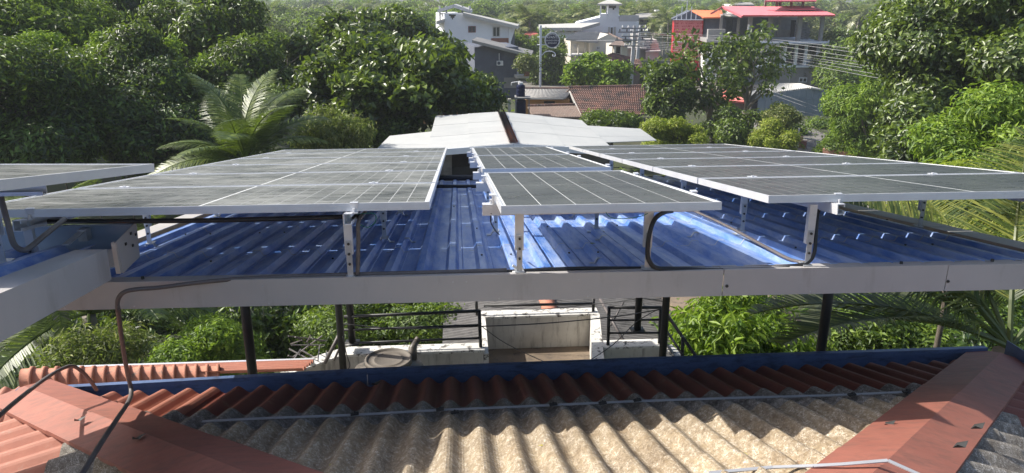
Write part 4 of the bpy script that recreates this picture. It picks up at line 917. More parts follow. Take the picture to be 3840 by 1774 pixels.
B = Bld('dark_grey_building', 1900, 63, 10, 'dark blue-grey building with sloping pale roof and air conditioner behind the big tree', 'building')
B.box('wall', 'slate_wall', 1780, 176, 1944, 290, 0, 6, toground=True)
B.slab('roof', 'grey_sheet', [(1770, 150, -.8), (1790, 141, 3), (2000, 192, 3), (1993, 206, -.8)], .22, rib=16)
B.box('column', 'concrete_pale', 1940, 190, 1945, 285, -.3, -.01); B.box('balcony_slab', 'concrete_pale', 1937, 283, 1984, 294, -1.2, -.02)
B.box('lower_wall', 'concrete', 1890, 291, 1945, 330, -.02, -.004)
ac = B.box('air_conditioner', 'sign_white', 1864, 229, 1887, 246, -.35, -.01)
mb = MB(); a = B.pt(1871, 237, -.36); mb.tube([(a.x, -.37, a.z), (a.x, -.351, a.z)], .13, 16); mb.build('fan_grille', 'slate_wall', ac)
B.box('aerial', 'sign_white', 1871, 200, 1873, 229, -.2, -.16)
pl = empty('potted_shrub', V(1975, 285, 61), 'reddish shrub on the balcony of the dark grey building', 'plant')
p, nn, L_, lr = crown_points((.8, .6, .9), 6, 220, .5, 1, .3, 3); link('foliage', leaf_mesh('foliage', p + np.array([0, 0, .9]), nn, .25, 6), pl, 'leaf_olive'); mb = MB(); mb.lathe((0, 0, 0), [(.2, 0), (.28, .35), (.25, .36)], 12); mb.build('pot', 'brick_red', pl)
# orange house behind the almond tree
B = Bld('orange_house', 1600, 50, 5, 'orange-walled house with corrugated roof glimpsed through the big tree', 'house')
B.box('wall', 'orange_wall', 1505, 355, 1720, 470, 0, 5, toground=True); B.slab('roof', 'grey_sheet', [(1520, 318, 2.8), (1790, 316, 2.8), (1800, 358, -.7), (1500, 362, -.7)], .1, rib=60)
B.box('column', 'orange_wall', 1500, 356, 1512, 420, -1.2, -.9); B.window(1550, 378, 1590, 410, fm_='orange_wall'); B.box('doorway', 'dark_in', 1640, 375, 1675, 430, -.03, -.005)
# water tanks on stand
B = Bld('water_tank', 1952, 42, 0, 'two black water tanks one above the other on a stand behind the white roof', 'water tank')
for (u0, u1, v0, v1) in ((1936, 1969, 318, 366), (1936, 1972, 372, 440)):
    a, b, t, e = B.pt(u0, v1), B.pt(u1, v1), B.pt(1950, v0), B.pt(1950, v1); rr = (b.x - a.x) / 2
    mb = MB(); h_ = t.z - e.z; mb.lathe(((a.x + b.x) / 2, rr + .05, e.z), [(rr, 0), (rr, h_ * .3), (rr * .97, h_ * .32), (rr, h_ * .34), (rr, h_ * .64), (rr * .97, h_ * .66), (rr, h_ * .68), (rr, h_ * .9), (rr * .6, h_ * .99), (rr * .25, h_)], 20); mb.build('tank_body', 'navy', B.r, True)
a = B.pt(1952, 316); mb = MB(); mb.lathe((a.x, .3, a.z), [(.14, -.05), (.14, .08), (.05, .09)], 12); mb.tube([(a.x - .5, .3, a.z - .1), (a.x - .5, .3, a.z + .05), (a.x, .3, a.z + .12)], .03, 6); mb.build('lid', 'sign_white', B.r)
B.box('stand_slab', 'concrete', 1930, 366, 1990, 371.5, -.2, .9)
for u in (1934, 1984): B.box('stand_leg', 'steel_rail', u - 2, 372, u + 2, 440, .1, .2, toground=True)
B.box('pillar', 'cream', 1905, 372, 1915, 440, .3, .6, toground=True)
# grey corrugated and red tiled houses in the middle distance
B = Bld('corrugated_roof_house', 2050, 49, -2, 'low house with grey corrugated roof and orange wall, left of the red tiled roof', 'house')
B.slab('roof', 'grey_sheet', [(1950, 334, 2.6), (2150, 334, 2.6), (2120, 368, -.4), (1968, 368, -.4)], .06, rib=34)
B.box('fascia', 'pale_sheet', 1968, 369, 2112, 373, -.45, -.38); B.box('wall', 'orange_wall', 1960, 374, 2135, 460, .2, 4.5, toground=True); B.box('doorway', 'dark_in', 2040, 380, 2080, 430, .15, .19)
for k in range(28):
    a = B.pt(1950 + 7.2 * k, 334, 2.6); b = B.pt(1957 + 7.2 * k, 334, 2.6); mb = MB(); mb.tube([(a.x, 2.6, a.z + .03), (b.x, 2.6, b.z + .03)], [.11, .09], 8); mb.build('ridge_tile', 'tile_old', B.r)
B.slab('awning', 'pale_sheet', [(1980, 391, -.2), (2055, 390, -.2), (2050, 395, -1.2), (1985, 396, -1.2)], .04)
def tiled(B, A, Bq, C, D, nr, nc, name='roof_tiles'):
    """Pan tiles in courses: every course steps over the one below and every tile bulges."""
    A, Bq, C, D = [B.pt(*p) for p in (A, Bq, C, D)]; vs = []; fs = []
    for j in range(nr):
        for (t, dz) in ((j / nr, .02), ((j + 1) / nr, .075)):
            for i in range(nc * 4 + 1):
                s = i / (nc * 4); p = A.lerp(Bq, s).lerp(D.lerp(C, s), t); vs.append(p + Vector((0, 0, dz + .045 * math.sin(i * math.pi / 2) * (1 if i % 4 == 1 else .3))))
    W = nc * 4 + 1
    for r_ in range(2 * nr - 1): fs += [(r_ * W + i, (r_ + 1) * W + i, (r_ + 1) * W + i + 1, r_ * W + i + 1) for i in range(W - 1)]
    mb = MB(); mb.add(vs, fs); o = mb.build(name, 'tile_old', B.r); o['kind'] = 'stuff'; return o
B = Bld('red_tiled_house', 2260, 47, -3, 'house with large old red clay tile roof and brown gable, behind the white roof', 'house')
tiled(B, (2132, 332, 3.4), (2420, 326, 3.4), (2425, 432, -.9), (2182, 438, -.9), 17, 34)
B.poly('gable', 'brown_sheet', [(2086, 385), (2134, 333), (2158, 390), (2160, 400), (2090, 400)], 3.0, 3.2); B.slab('bargeboard', 'pale_sheet', [(2130, 334, 3.3), (2138, 333, 3.3), (2190, 438, -.9), (2178, 438, -.9)], .1)
B.slab('side_slope', 'tile_old', [(2082, 388, 3.2), (2086, 386, 3.2), (2138, 333, 3.3), (2132, 334, 3.3)], .1)
B.box('wall', 'brown_sheet', 2120, 420, 2400, 480, .1, 5, toground=True)
for k in range(30):
    a = B.pt(2132 + 9.6 * k, 332 - .2 * k, 3.4); b = B.pt(2141 + 9.6 * k, 332 - .2 * k, 3.4); mb = MB(); mb.tube([(a.x, 3.4, a.z + .06), (b.x, 3.4, b.z + .06)], [.13, .10], 8); mb.build('ridge_tile', 'tile_old', B.r)
B = Bld('brown_roof_shed', 2070, 42.5, -2, 'low shed with brown corrugated roof just behind the white roof', 'shed')
B.slab('roof', 'brown_sheet', [(1978, 400, 1.9), (2158, 396, 1.9), (2182, 440, -.6), (1998, 440, -.6)], .06, rib=30); B.box('wall', 'brown_sheet', 1990, 432, 2160, 470, .2, 2.5, toground=True)
for k in range(14):
    a = B.pt(1978 + 12.8 * k, 399.5 - .3 * k, 1.9); b = B.pt(1990 + 12.8 * k, 399.2 - .3 * k, 1.9); mb = MB(); mb.tube([(a.x, 1.9, a.z + .05), (b.x, 1.9, b.z + .05)], [.1, .08], 8); mb.build('ridge_tile', 'tile_old', B.r)
# round shop sign on its pole
B = Bld('shop_sign', 2027, 70, 0, 'round dark blue shop sign with white rim on a tall pale roadside pole', 'sign')
B.box('pole', 'house_white', 2023, 95, 2031, 322, -.12, .12, toground=True)
mb = MB(); a = B.pt(2027, 200); 
c = B.pt(2071, 151); rr = (B.pt(2100, 151).x - c.x)
mb = MB(); ring = [(c.x + rr * math.cos(2 * math.pi * k / 40), c.z + rr * math.sin(2 * math.pi * k / 40)) for k in range(40)]
mb.hexa([(x, -.12, z) for x, z in ring], [(x, .12, z) for x, z in ring]); mb.build('rim', 'sign_white', B.r)
mb = MB(); ring = [(c.x + rr * .86 * math.cos(2 * math.pi * k / 40), c.z + rr * .86 * math.sin(2 * math.pi * k / 40)) for k in range(40)]
mb.hexa([(x, -.14, z) for x, z in ring], [(x, -.121, z) for x, z in ring]); mb.build('face', 'navy', B.r)
def text(body, size, loc, m, parent, ex=.008, rot=(R(90), 0, 0), sx=1.):
    cu = bpy.data.curves.new('lettering', 'FONT'); cu.body = body; cu.size = size; cu.extrude = ex; cu.align_x = 'CENTER'; cu.align_y = 'CENTER'; cu.space_character = 1.0
    o = bpy.data.objects.new('tmp', cu); COL.objects.link(o); bpy.context.view_layer.update()
    me = bpy.data.meshes.new_from_object(o.evaluated_get(bpy.context.evaluated_depsgraph_get())); bpy.data.objects.remove(o)
    q = link('lettering', me, parent, m, loc, rot); q.scale = (sx, 1, 1); return q
text('AVANTI', .34, (c.x, -.148, c.z + .26), 'sign_white', B.r, sx=.85)
text('ASHANDI GEMS &', .19, (c.x, -.148, c.z - .02), 'sign_white', B.r, sx=.78); text('JEWELLERY', .19, (c.x, -.148, c.z - .24), 'sign_white', B.r, sx=.85)
mb = MB(); mb.bar((c.x - .42, -.15, c.z + .42), (c.x, -.15, c.z + .54), .02, .035); mb.bar((c.x, -.15, c.z + .54), (c.x + .42, -.15, c.z + .42), .02, .035); mb.build('emblem', 'sign_white', B.r)
for v in (139, 168):
    a = B.pt(2014, v); b = B.pt(2046, v); mb = MB(); mb.tube([(a.x, 0, a.z), (b.x, 0, a.z)], .04, 6); mb.build('arm', 'house_white', B.r)
mb = MB(); mb.tube(curve_pts([(*[B.pt(u, v)[0]], 0, B.pt(u, v)[2]) for u, v in ((2032, 207), (2045, 195), (2062, 192), (2077, 196), (2083, 205), (2079, 212), (2073, 210), (2074, 204))], 4), .04, 6); mb.build('scroll', 'house_white', B.r)
mb = MB(); mb.add([(c.x + .5 * math.cos(t), z_, c.z + rr + .0 + .12 * abs(math.sin(t * 3))) for t in np.linspace(0, math.pi, 12) for z_ in (-.08, .08)], [(2 * i, 2 * i + 1, 2 * i + 3, 2 * i + 2) for i in range(11)]); mb.build('crest', 'sign_white', B.r)
# white tower house
B = Bld('white_tower_house', 2290, 92, -6, 'tall white house with a small roofed tower and black mould marks, top centre', 'house')
B.poly('wall', 'house_white', [(2155, 88), (2252, 64), (2252, 72), (2322, 72), (2322, 62), (2396, 82), (2396, 150), (2155, 130)], 0, 8)
B.box('tower', 'house_white', 2279, 16, 2321, 72, 0, 4); B.poly('tower', 'house_white', [(2250, 52), (2278, 52), (2278, 72), (2250, 72)], 0, 4)
for u0, u1 in ((2250, 2255), (2273, 2278.5)): B.box('tower_post', 'house_white', u0, 16, u1, 52, 0, .4)
B.slab('tower_roof', 'pale_sheet', [(2275, 0, 2), (2300, 0, 2), (2334, 14, -.8), (2240, 14, -.8)], .2)
B.poly('mould_patch', 'window_dark', [(2284, 18), (2310, 18), (2310, 30), (2304, 31), (2303, 37), (2298, 37), (2297, 31), (2284, 30)], -.04, -.004)
B.poly('mould_patch', 'window_dark', [(2256, 22), (2272, 24), (2271, 34), (2266, 38), (2262, 34), (2257, 33)], -.04, .3)
f = B.window(2288, 101, 2300, 132, panes=1, fm_='house_white'); B.box('shutter', 'pale_sheet', 2280, 101, 2287, 133, -.1, -.01); B.box('shutter', 'pale_sheet', 2301, 101, 2309, 133, -.1, -.01)
B.box('parapet', 'concrete_pale', 2322, 57, 2396, 80, -.03, .2)
B = Bld('white_low_house', 2090, 88, -4, 'long low white house with flat pale roof behind the sign pole', 'house')
B.slab('roof', 'pale_sheet', [(2020, 92, 4), (2250, 84, 4), (2180, 104, -.5), (2022, 104, -.5)], .35); B.box('wall', 'house_white', 2035, 107, 2178, 140, .2, 5, toground=True)
for u in (2068, 2098, 2128, 2150): B.window(u, 110, u + 15, 120, .15, panes=1)
B = Bld('cream_house', 2230, 74, 8, 'cream two-storey house with grey hipped roof and veranda posts in the centre', 'house')
B.slab('roof', 'grey_sheet', [(2162, 120, 3.5), (2280, 122, 3.5), (2240, 158, -1), (2122, 146, -1)], .12, rib=30); B.slab('roof', 'brown_sheet', [(2278, 122, 3.5), (2284, 122, 3.5), (2342, 150, .5), (2330, 152, .3)], .12)
B.poly('wall', 'cream', [(2220, 157), (2282, 128), (2330, 152), (2330, 205), (2220, 205)], 0, 5)
B.box('wall', 'cream', 2142, 150, 2219, 195, 1.6, 5, toground=True); B.box('veranda_floor', 'concrete_pale', 2140, 204, 2330, 210, -.6, 1.5)
for u in (2142, 2170, 2196, 2216): B.box('veranda_post', 'cream', u - 2, 152, u + 2, 204, -.4, -.2)
B.window(2236, 174, 2250, 187); B.window(2282, 173, 2298, 187); B.window(2152, 165, 2162, 182, 1.55)
B.box('lower_wall', 'cream', 2140, 210, 2330, 250, 0, 4, toground=True)
for k in range(9):
    a = B.pt(2222 + 9 * k, 195, -.5); mb = MB(); mb.box(a.x - .02, a.x + .02, -.55, -.5, B.pt(2222, 206, -.5).z, B.pt(2222, 193, -.5).z); mb.build('baluster', 'steel_rail', B.r)
B = Bld('porch_house', 2325, 68, 4, 'small house with arched porch and brown roof beside the utility pole', 'house')
B.slab('roof', 'brown_sheet', [(2310, 152, 1.5), (2330, 150, 1.5), (2352, 172, -.4), (2284, 168, -.4)], .12); B.box('wall', 'cream', 2296, 168, 2352, 230, 0, 3, toground=True); B.box('doorway', 'dark_in', 2311, 172, 2327, 200, -.02, -.004)
for u in (2306, 2331): B.box('porch_post', 'cream', u - 3, 170, u + 3, 205, -.4, -.1)
B = Bld('brown_tiled_house', 2310, 60, 6, 'small house with brown striped tile roof behind the round-crowned tree', 'house')
tiled(B, (2300, 200, 3), (2372, 218, 3), (2350, 236, -.4), (2245, 222, -.4), 8, 16); tiled(B, (2290, 228, 1.5), (2400, 222, 2.5), (2410, 255, -.8), (2290, 250, -.8), 6, 18)
B.box('wall', 'brown_sheet', 2285, 240, 2400, 300, .1, 3, toground=True)
B = Bld('grey_roof_far_house', 2440, 112, -4, 'distant house with wide grey hipped roof left of the red building', 'house')
B.slab('roof', 'grey_sheet', [(2400, 48, 4), (2475, 50, 4), (2530, 60, -1.5), (2345, 68, -1.5)], .25); B.box('wall', 'cream', 2395, 68, 2500, 110, 0, 5, toground=True); B.slab('porch_roof', 'grey_sheet', [(2400, 88, 0), (2470, 86, 0), (2480, 96, -2.5), (2392, 96, -2.5)], .2)
for u in (2400, 2425, 2450): B.window(u, 72, u + 14, 84)
mb_ = B.box('rooftop_tank', 'sign_white', 2458, 38, 2480, 45, 1, 3)
B = Bld('scrap_yard_wall', 2400, 78, -2, 'jumble of pale low roofs and walls behind the utility pole', 'building')
for u0, v0, u1, v1, m_ in ((2350, 176, 2378, 215, 'pale_sheet'), (2394, 178, 2420, 222, 'concrete'), (2400, 150, 2465, 160, 'pale_sheet'), (2422, 188, 2470, 222, 'concrete_pale'), (2412, 164, 2438, 186, 'slate_wall'), (2440, 163, 2470, 186, 'cream'), (2376, 130, 2405, 150, 'concrete')): B.box('wall', m_, u0, v0, u1, v1, rnd.uniform(-.5, 1), 3)
B.slab('roof', 'pale_sheet', [(2350, 172, 2), (2420, 174, 2), (2425, 180, -1), (2345, 178, -1)], .12); B.slab('roof', 'pale_sheet', [(2425, 180, 2.5), (2470, 178, 2.5), (2478, 190, -1), (2420, 192, -1)], .12)
# red patterned shop front and unfinished concrete building
B = Bld('red_panel_building', 2580, 75, -10, 'narrow tall building clad in patterned red panels under a dark gable', 'building')
B.box('wall', 'red_panel', 2524, 76, 2633, 225, 0, 6, toground=True)
B.poly('gable', 'slate_wall', [(2522, 74), (2588, 41), (2636, 66), (2636, 74)], -.1, 6)
B.box('ledge', 'house_white', 2522, 72.5, 2638, 76, -.25, -.01)
for k in range(5):
    a = B.pt(2538 + 18 * k, 60, -.15); mb = MB(); mb.box(a.x - .04, a.x + .04, -.16, -.105, a.z - .3, a.z + (.25, .9, 1.4, .9, .2)[k]); mb.build('batten', 'house_white', B.r)
gq = random.Random(9)
for r_ in range(13):
    for c_ in range(16):
        u = 2529 + c_ * 6.6 + (3 if r_ % 2 else 0); v = 82 + r_ * 11
        if r_ == 7: continue
        a = B.pt(u, v, -.03); w_ = .11; h_ = gq.uniform(.12, .26); mb = MB()
        mb.hexa([(a.x - w_, -.03, a.z), (a.x, -.03, a.z - h_), (a.x + w_, -.03, a.z), (a.x, -.03, a.z + h_)][::1], [(a.x - w_, -.004, a.z), (a.x, -.004, a.z - h_), (a.x + w_, -.004, a.z), (a.x, -.004, a.z + h_)])
        mb.build('cladding_panel', 'pink_panel', B.r)
B.box('ledge', 'house_white', 2522, 156, 2560, 159, -.2, -.02)
B.slab('roof', 'orange_roof', [(2590, 39, 3), (2706, 40, 3), (2712, 65, -.6), (2637, 66, -.6)], .1, rib=20)
B.slab('roof', 'slate_wall', [(2588, 39, 3), (2590, 39, 6), (2522, 70, 6), (2518, 72, -.5)], .15)
B.box('side_wall', 'slate_wall', 2640, 68, 2720, 160, .3, 5, toground=True); B.box('sign_board', 'slate_wall', 2505, 235, 2540, 262, -.5, -.3)
a = B.pt(2520, 248, -.51); text('LUJA', .62, (a.x, -.51, a.z), 'sign_white', B.r, .01)
B.box('red_awning', 'red_panel', 2522, 265, 2550, 275, -1.2, -.4); B.box('red_sign', 'red_panel', 2620, 238, 2642, 258, -.6, -.4)
B = Bld('unfinished_building', 2950, 70, -3, 'unfinished three-storey concrete building with open floors under a pink sheet roof', 'building')
B.slab('roof', 'pink_roof', [(2708, 24, 4), (3050, 27, 4), (3132, 57, -1.4), (2785, 59, -1.4)], .12, rib=80)
B.slab('roof', 'pink_roof', [(2705, 24, 4), (2709, 24, 4), (2788, 59, -1.4), (2780, 60, -1.4)], .16); B.slab('roof', 'pink_roof', [(2706, 25, 4), (2711, 23, 4.2), (2676, 45, 2), (2664, 49, -1.2)], .14)
B.box('fascia', 'red_panel', 2786, 57, 3132, 60, -1.45, -1.35)
B.slab('turret_roof', 'pink_roof', [(2900, -6, 3.8), (3060, -6, 3.8), (3062, 2, .8), (2868, 3, .8)], .12)
for u in (2868, 2912, 2924, 2966, 3010): B.box('turret_post', 'brown_sheet', u, 0, u + 7, 25, 1.4, 1.7)
B.slab('turret_base', 'pink_roof', [(2930, 22, 2.2), (3030, 22, 2.2), (3060, 33, .8), (2965, 34, .8)], .1)
for u, w_ in ((2806, 14), (2882, 14), (2992, 14), (3077, 12)): B.box('column', 'concrete', u, 60, u + w_, 157, -.2, .2)
for u in (2765, 2920, 2700): B.box('column', 'concrete', u, 58, u + 9, 135, 3, 3.3)
for u0, u1 in ((2747, 2768), (2820, 2880)): B.box('dark_wall', 'slate_wall', u0, 66, u1, 120, 4.5, 4.7)
B.box('back_wall', 'block', 2700, 64, 2985, 150, 7.5, 7.7)
B.box('low_wall', 'concrete', 2860, 112, 2975, 140, 4.2, 4.4); B.box('dark_doorway', 'dark_in', 2966, 76, 2982, 138, 4.1, 4.3)
gq = random.Random(4)
for r_ in range(13):
    for c_ in range(7):
        u = 2985 + c_ * 7.4 + (3.7 if r_ % 2 else 0); v = 84 + r_ * 5.2
        if c_ > 5 and r_ < 4: continue
        B.box('concrete_block', 'block', u, v, u + 6.4, v + 4.2, 3.0 + gq.uniform(-.03, .03), 3.25)
B.box('ceiling', 'concrete', 2740, 58, 3085, 62, -.4, 7.4)
B.box('balcony_wall', 'concrete', 2655, 110, 2720, 150, .6, 1.2); B.box('floor_slab', 'house_white', 2805, 156, 3110, 168, -1.0, 7); B.box('floor_slab', 'concrete', 2650, 146, 2806, 160, .2, 7)
B.box('drain_pipe', 'steel_rail', 2850, 163, 3100, 165.5, -1.12, -1.02); B.box('gutter_end', 'house_white', 3106, 150, 3110, 168, -1.05, -.98)
B.box('corner_pipe', 'bright_white', 2803, 92, 2809, 150, -.5, -.35)
for u in (2875, 2940, 2982, 3018, 3064): B.box('column', 'bright_white' if u < 3000 else 'house_white', u, 169, u + 9, 247, -.3, .1)
B.box('room_wall', 'pale_sheet', 2770, 170, 2938, 247, 1.2, 1.4); B.box('room_wall', 'slate_wall', 2950, 170, 3020, 247, 3, 3.2); B.box('room_panel', 'house_white', 3022, 222, 3064, 247, .3, .4)
B.box('sill', 'house_white', 2762, 247, 3098, 253, -.5, 4); B.box('lower_wall', 'concrete', 2790, 253, 3096, 330, -.25, 5, toground=True); B.window(2996, 291, 3026, 309, -.3, 'house_white'); B.window(3074, 291, 3092, 309, -.3, 'house_white', 1)
for u in (2960, 3040, 3070): B.box('pilaster', 'concrete_pale', u, 254, u + 3, 330, -.3, -.255)
B.slab('sloped_cap', 'concrete_pale', [(3064, 232, .5), (3075, 232, .5), (3098, 250, -.4), (3060, 250, -.4)], .2)
for u in (2830, 2850, 2872, 2930, 2960): B.window(u, 62, u + 22, 66, 7.3, panes=1) if 0 else None
B = Bld('white_shop', 2720, 68, -10, 'bright white low building with a dark diamond mark, behind the sparse tree', 'building')
B.poly('wall', 'bright_white', [(2640, 200), (2700, 200), (2765, 232), (2765, 330), (2640, 330)], 0, 5, ); 
a = B.pt(2730, 286, -.03); mb = MB(); mb.hexa([(a.x - .22, -.03, a.z), (a.x, -.03, a.z - .45), (a.x + .22, -.03, a.z), (a.x, -.03, a.z + .45)], [(a.x - .22, -.003, a.z), (a.x, -.003, a.z - .45), (a.x + .22, -.003, a.z), (a.x, -.003, a.z + .45)]); mb.build('diamond', 'window_dark', B.r)
B.box('ledge', 'pale_sheet', 2638, 258, 2765, 262, -.3, -.01)
B = Bld('salmon_roof_shed', 2730, 55, -14, 'shed with salmon pink sheet roof glimpsed behind the sparse tree', 'shed')
B.slab('roof', 'salmon_roof', [(2662, 338, 2), (2740, 335, 2.4), (2800, 384, -.3), (2665, 370, -.5)], .1, rib=24); B.box('wall', 'brown_sheet', 2668, 372, 2790, 440, 0, 2.5, toground=True); B.slab('upper_roof', 'grey_sheet', [(2660, 322, 4), (2790, 318, 4), (2792, 334, 2.2), (2690, 338, 2.2)], .1)
B = Bld('blue_sheet_warehouse', 2960, 52, -12, 'warehouse clad in weathered blue-grey sheets with a pale sloping roof', 'warehouse')
B.slab('roof', 'pale_sheet', [(2880, 312, 9), (3000, 314, 9), (3045, 328, 0), (2790, 362, 0)], .1, rib=30); B.slab('roof', 'pale_sheet', [(2990, 312, 9), (2996, 312, 9), (3085, 334, -.1), (3040, 328, -.3)], .1)
for k in range(3):
    v0, v1 = (330, 372, 424)[k], (371.5, 423.5, 472)[k]
    for j in range(11):
        u0 = 2815 + j * 26.0; vt = v0
        if k == 0: vt = max(333, 364 - (u0 + 13 - 2790) * .135) if u0 < 3045 else 336
        if k and u0 < 2830: continue
        B.box('cladding_sheet', 'blue_sheet', u0, vt, u0 + 25.6, v1, -.02 * (j % 2), .1 - .02 * (j % 2))
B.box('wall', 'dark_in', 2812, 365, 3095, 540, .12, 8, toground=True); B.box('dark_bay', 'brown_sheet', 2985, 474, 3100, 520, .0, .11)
# gate between brick pillars, garden wall
B = Bld('gate', 3050, 40, -28, 'dark metal gate with pale lower panel between brick pillars', 'gate')
B.box('pillar', 'brick_red', 2994, 530, 3020, 578, -.1, .3, toground=True); B.box('pillar_cap', 'brick_pale', 2992, 515, 3008, 530, -.1, .3); B.box('pillar', 'brick_red', 3095, 540, 3112, 578, -.1, .3, toground=True); B.box('pillar_cap', 'brick_pale', 3092, 533, 3115, 540, -.13, .33)
for k in range(16):
    u = 3026 + k * 4.3; B.box('gate_bar', 'steel_rail', u, 522 + k * .9, u + 1.8, 552 + k * .6, 0, .04)
B.box('gate_panel', 'concrete_pale', 3025, 553, 3092, 580, .0, .04); B.box('gate_post', 'concrete_pale', 3057, 530, 3060, 578, -.03, -.002)
B.slab('top_rail', 'steel_rail', [(3015, 515, .05), (3100, 531, .05), (3100, 534, 0), (3015, 518, 0)], .03)
B = Bld('brick_garden_wall', 3150, 34, -30, 'low pinkish brick garden wall running down to the right of the gate', 'wall')
B.poly('wall', 'brick_pale', [(3085, 558), (3180, 572), (3270, 600), (3270, 640), (3085, 600)], 0, .25)
# far small houses among the trees
for i, (u0, v0, u1, v1, Y, rm, wm, lb) in enumerate(((1512, 10, 1562, 34, 190, 'tile_old', 'house_white', 'far small white house with brown roof above the tree tops, top left of centre'), (1574, 8, 1604, 36, 190, 'pale_sheet', 'blue_sheet', 'far pale blue-green house wall above the tree tops'),
        (3280, 62, 3400, 84, 150, 'salmon_roof', 'bright_white', 'far house with red roof on the wooded slope, upper right'), (3405, 76, 3500, 100, 140, 'pale_sheet', 'bright_white', 'far white house below the red-roofed one, upper right'),
        (3538, 40, 3605, 58, 170, 'pale_sheet', 'bright_white', 'far white house with flat grey roof near the top right trees'), (3190, 32, 3215, 50, 180, 'pale_sheet', 'bright_white', 'tiny white house between palms, upper right'), (3340, 62, 3370, 82, 135, 'brown_sheet', 'bright_white', 'far brown-roofed house with white gable behind the palm'),
        (1965, 118, 2020, 140, 95, 'salmon_roof', 'concrete', 'low salmon roof left of the sign pole'), (2745, 8, 2830, 26, 120, 'grey_sheet', 'bright_white', 'far grey roof peeping above the pink roof'))):
    B = Bld('far_house', (u0 + u1) / 2, Y, rnd.uniform(-10, 10), lb, 'house')
    mv = v0 + (v1 - v0) * .45; B.box('wall', wm, u0 + 3, mv, u1 - 3, v1, 0, 5, toground=True); B.slab('roof', rm, [(u0 + (u1 - u0) * .25, v0, 3), (u1 - (u1 - u0) * .2, v0, 3), (u1, mv + 1, -.6), (u0, mv + 1, -.6)], .2)
    for k in range(2): B.window(u0 + (u1 - u0) * (.2 + .4 * k), mv + (v1 - mv) * .25, u0 + (u1 - u0) * (.38 + .4 * k), mv + (v1 - mv) * .7, panes=1)
# utility poles and overhead lines
pe = []
for i, (u, vt, vb, Y, lb) in enumerate(((2372, 96, 322, 60, 'concrete utility pole with stacked crossarms and insulators by the road'), (2392, 108, 240, 66, 'second, slightly farther utility pole just right of the first'))):
    t = V(u + 8, vt, Y); bt = V(u - 8, vb, Y); o = empty('utility_pole', (bt.x, Y, 0), lb, 'utility pole', 'utility poles'); oo = Vector(o.location)
    mb = MB(oo); mb.hexa([(bt.x - .17, Y - .12, 0), (bt.x + .17, Y - .12, 0), (bt.x + .17, Y + .12, 0), (bt.x - .17, Y + .12, 0)], [(t.x - .1, Y - .08, t.z), (t.x + .1, Y - .08, t.z), (t.x + .1, Y + .08, t.z), (t.x - .1, Y + .08, t.z)]); mb.build('pole', 'concrete_pale', o)
    for k, (v, wd) in enumerate(((106, 1.0), (120, 1.25), (136, 1.0), (150, 1.5), (172, .8)) if i == 0 else ((118, .8), (160, 1.1))):
        c = V(u + 4, v, Y); mb = MB(oo); mb.box(c.x - wd, c.x + wd, Y - .2, Y - .13, c.z - .05, c.z + .05); mb.build('crossarm', 'steel_rail', o)
        for s in (-.9, -.45, .45, .9):
            mb = MB(oo); mb.lathe((c.x + s * wd, Y - .165, c.z + .052), [(.03, 0), (.07, .03), (.03, .06), (.08, .10), (.03, .13), (.05, .18)], 8); mb.build('insulator', 'wire_dark' if k % 2 else 'sign_white', o)
def wire(pts, r, m, lb, group):
    pp = curve_pts(pts, 8); mb = MB(pp[0]); mb.tube(pp, r, 5); tag(mb.build('overhead_wire', m, loc=pp[0]), lb, 'wire', group)
wl = [((2390, 122, 60), (2830, 142, 44), (3400, 208, 30), (3900, 262, 24)), ((2390, 128, 60), (2826, 150, 44), (3390, 222, 30), (3900, 280, 24)), ((2385, 136, 60), (2800, 160, 44), (3330, 232, 30), (3900, 300, 24)), ((2380, 152, 60), (2845, 184, 44), (3330, 246, 30), (3900, 320, 24)),
      ((2380, 158, 60), (2860, 195, 44), (3330, 258, 30), (3900, 330, 24)), ((2378, 163, 60), (2870, 203, 44), (3330, 268, 30), (3900, 345, 24)), ((2378, 170, 60), (2885, 212, 44), (3325, 284, 30), (3900, 360, 24)), ((2376, 176, 60), (2880, 222, 44), (3325, 298, 30), (3900, 385, 24))]
nth = ['topmost', 'second', 'third', 'fourth', 'fifth', 'sixth', 'seventh', 'lowest']
for i, q in enumerate(wl): wire([V(*p) for p in q], .010, 'wire', f'{nth[i]} of the eight overhead wires crossing before the pink-roofed building', 'overhead wires to the right')
for i, q in enumerate((((2860, 330, 48), (3090, 410, 40), (3260, 470, 36)), ((2870, 345, 48), (3090, 425, 40), (3260, 485, 36)), ((2900, 395, 46), (3110, 445, 40), (3280, 520, 35)), ((2985, 498, 41), (3080, 530, 38.5), (3190, 570, 36)))): wire([V(*p) for p in q], .008, 'wire', ['upper', 'middle', 'lower', 'lowest'][i] + ' thin wire crossing the blue-grey warehouse wall', 'service wires')
for i, q in enumerate((((2160, 153, 70), (2260, 152, 66), (2376, 150, 60)), ((2396, 118, 60), (2500, 132, 80), (2620, 138, 95)))): wire([V(*p) for p in q], .02, 'wire', ['single wire running left from the utility pole', 'single wire running from the pole behind the red panels'][i], 'service wires')
p0, p1 = V(2984, 575, 40), V(2988, 508, 40); o = MB((p0.x, p0.y, 0)); o.tube([(p0.x, p0.y, 0), (p0.x + .05, p0.y, p1.z + .4)], .05, 8); tag(o.build('lamp_post', 'concrete_pale', loc=(p0.x, p0.y, 0)), 'thin pale pole standing left of the gate', 'pole')
B = Bld('roadside_stall', 2070, 77, 0, 'small white roadside stall under the trees right of the sign pole', 'stall')
B.box('wall', 'bright_white', 2060, 291, 2070, 312, 0, 1.5, toground=True); B.box('counter', 'pale_sheet', 2070.5, 296, 2084, 309, .1, 1.4, toground=True); B.slab('roof', 'grey_sheet', [(2056, 285, 1.6), (2090, 285, 1.6), (2092, 291, -.4), (2054, 291, -.4)], .08)

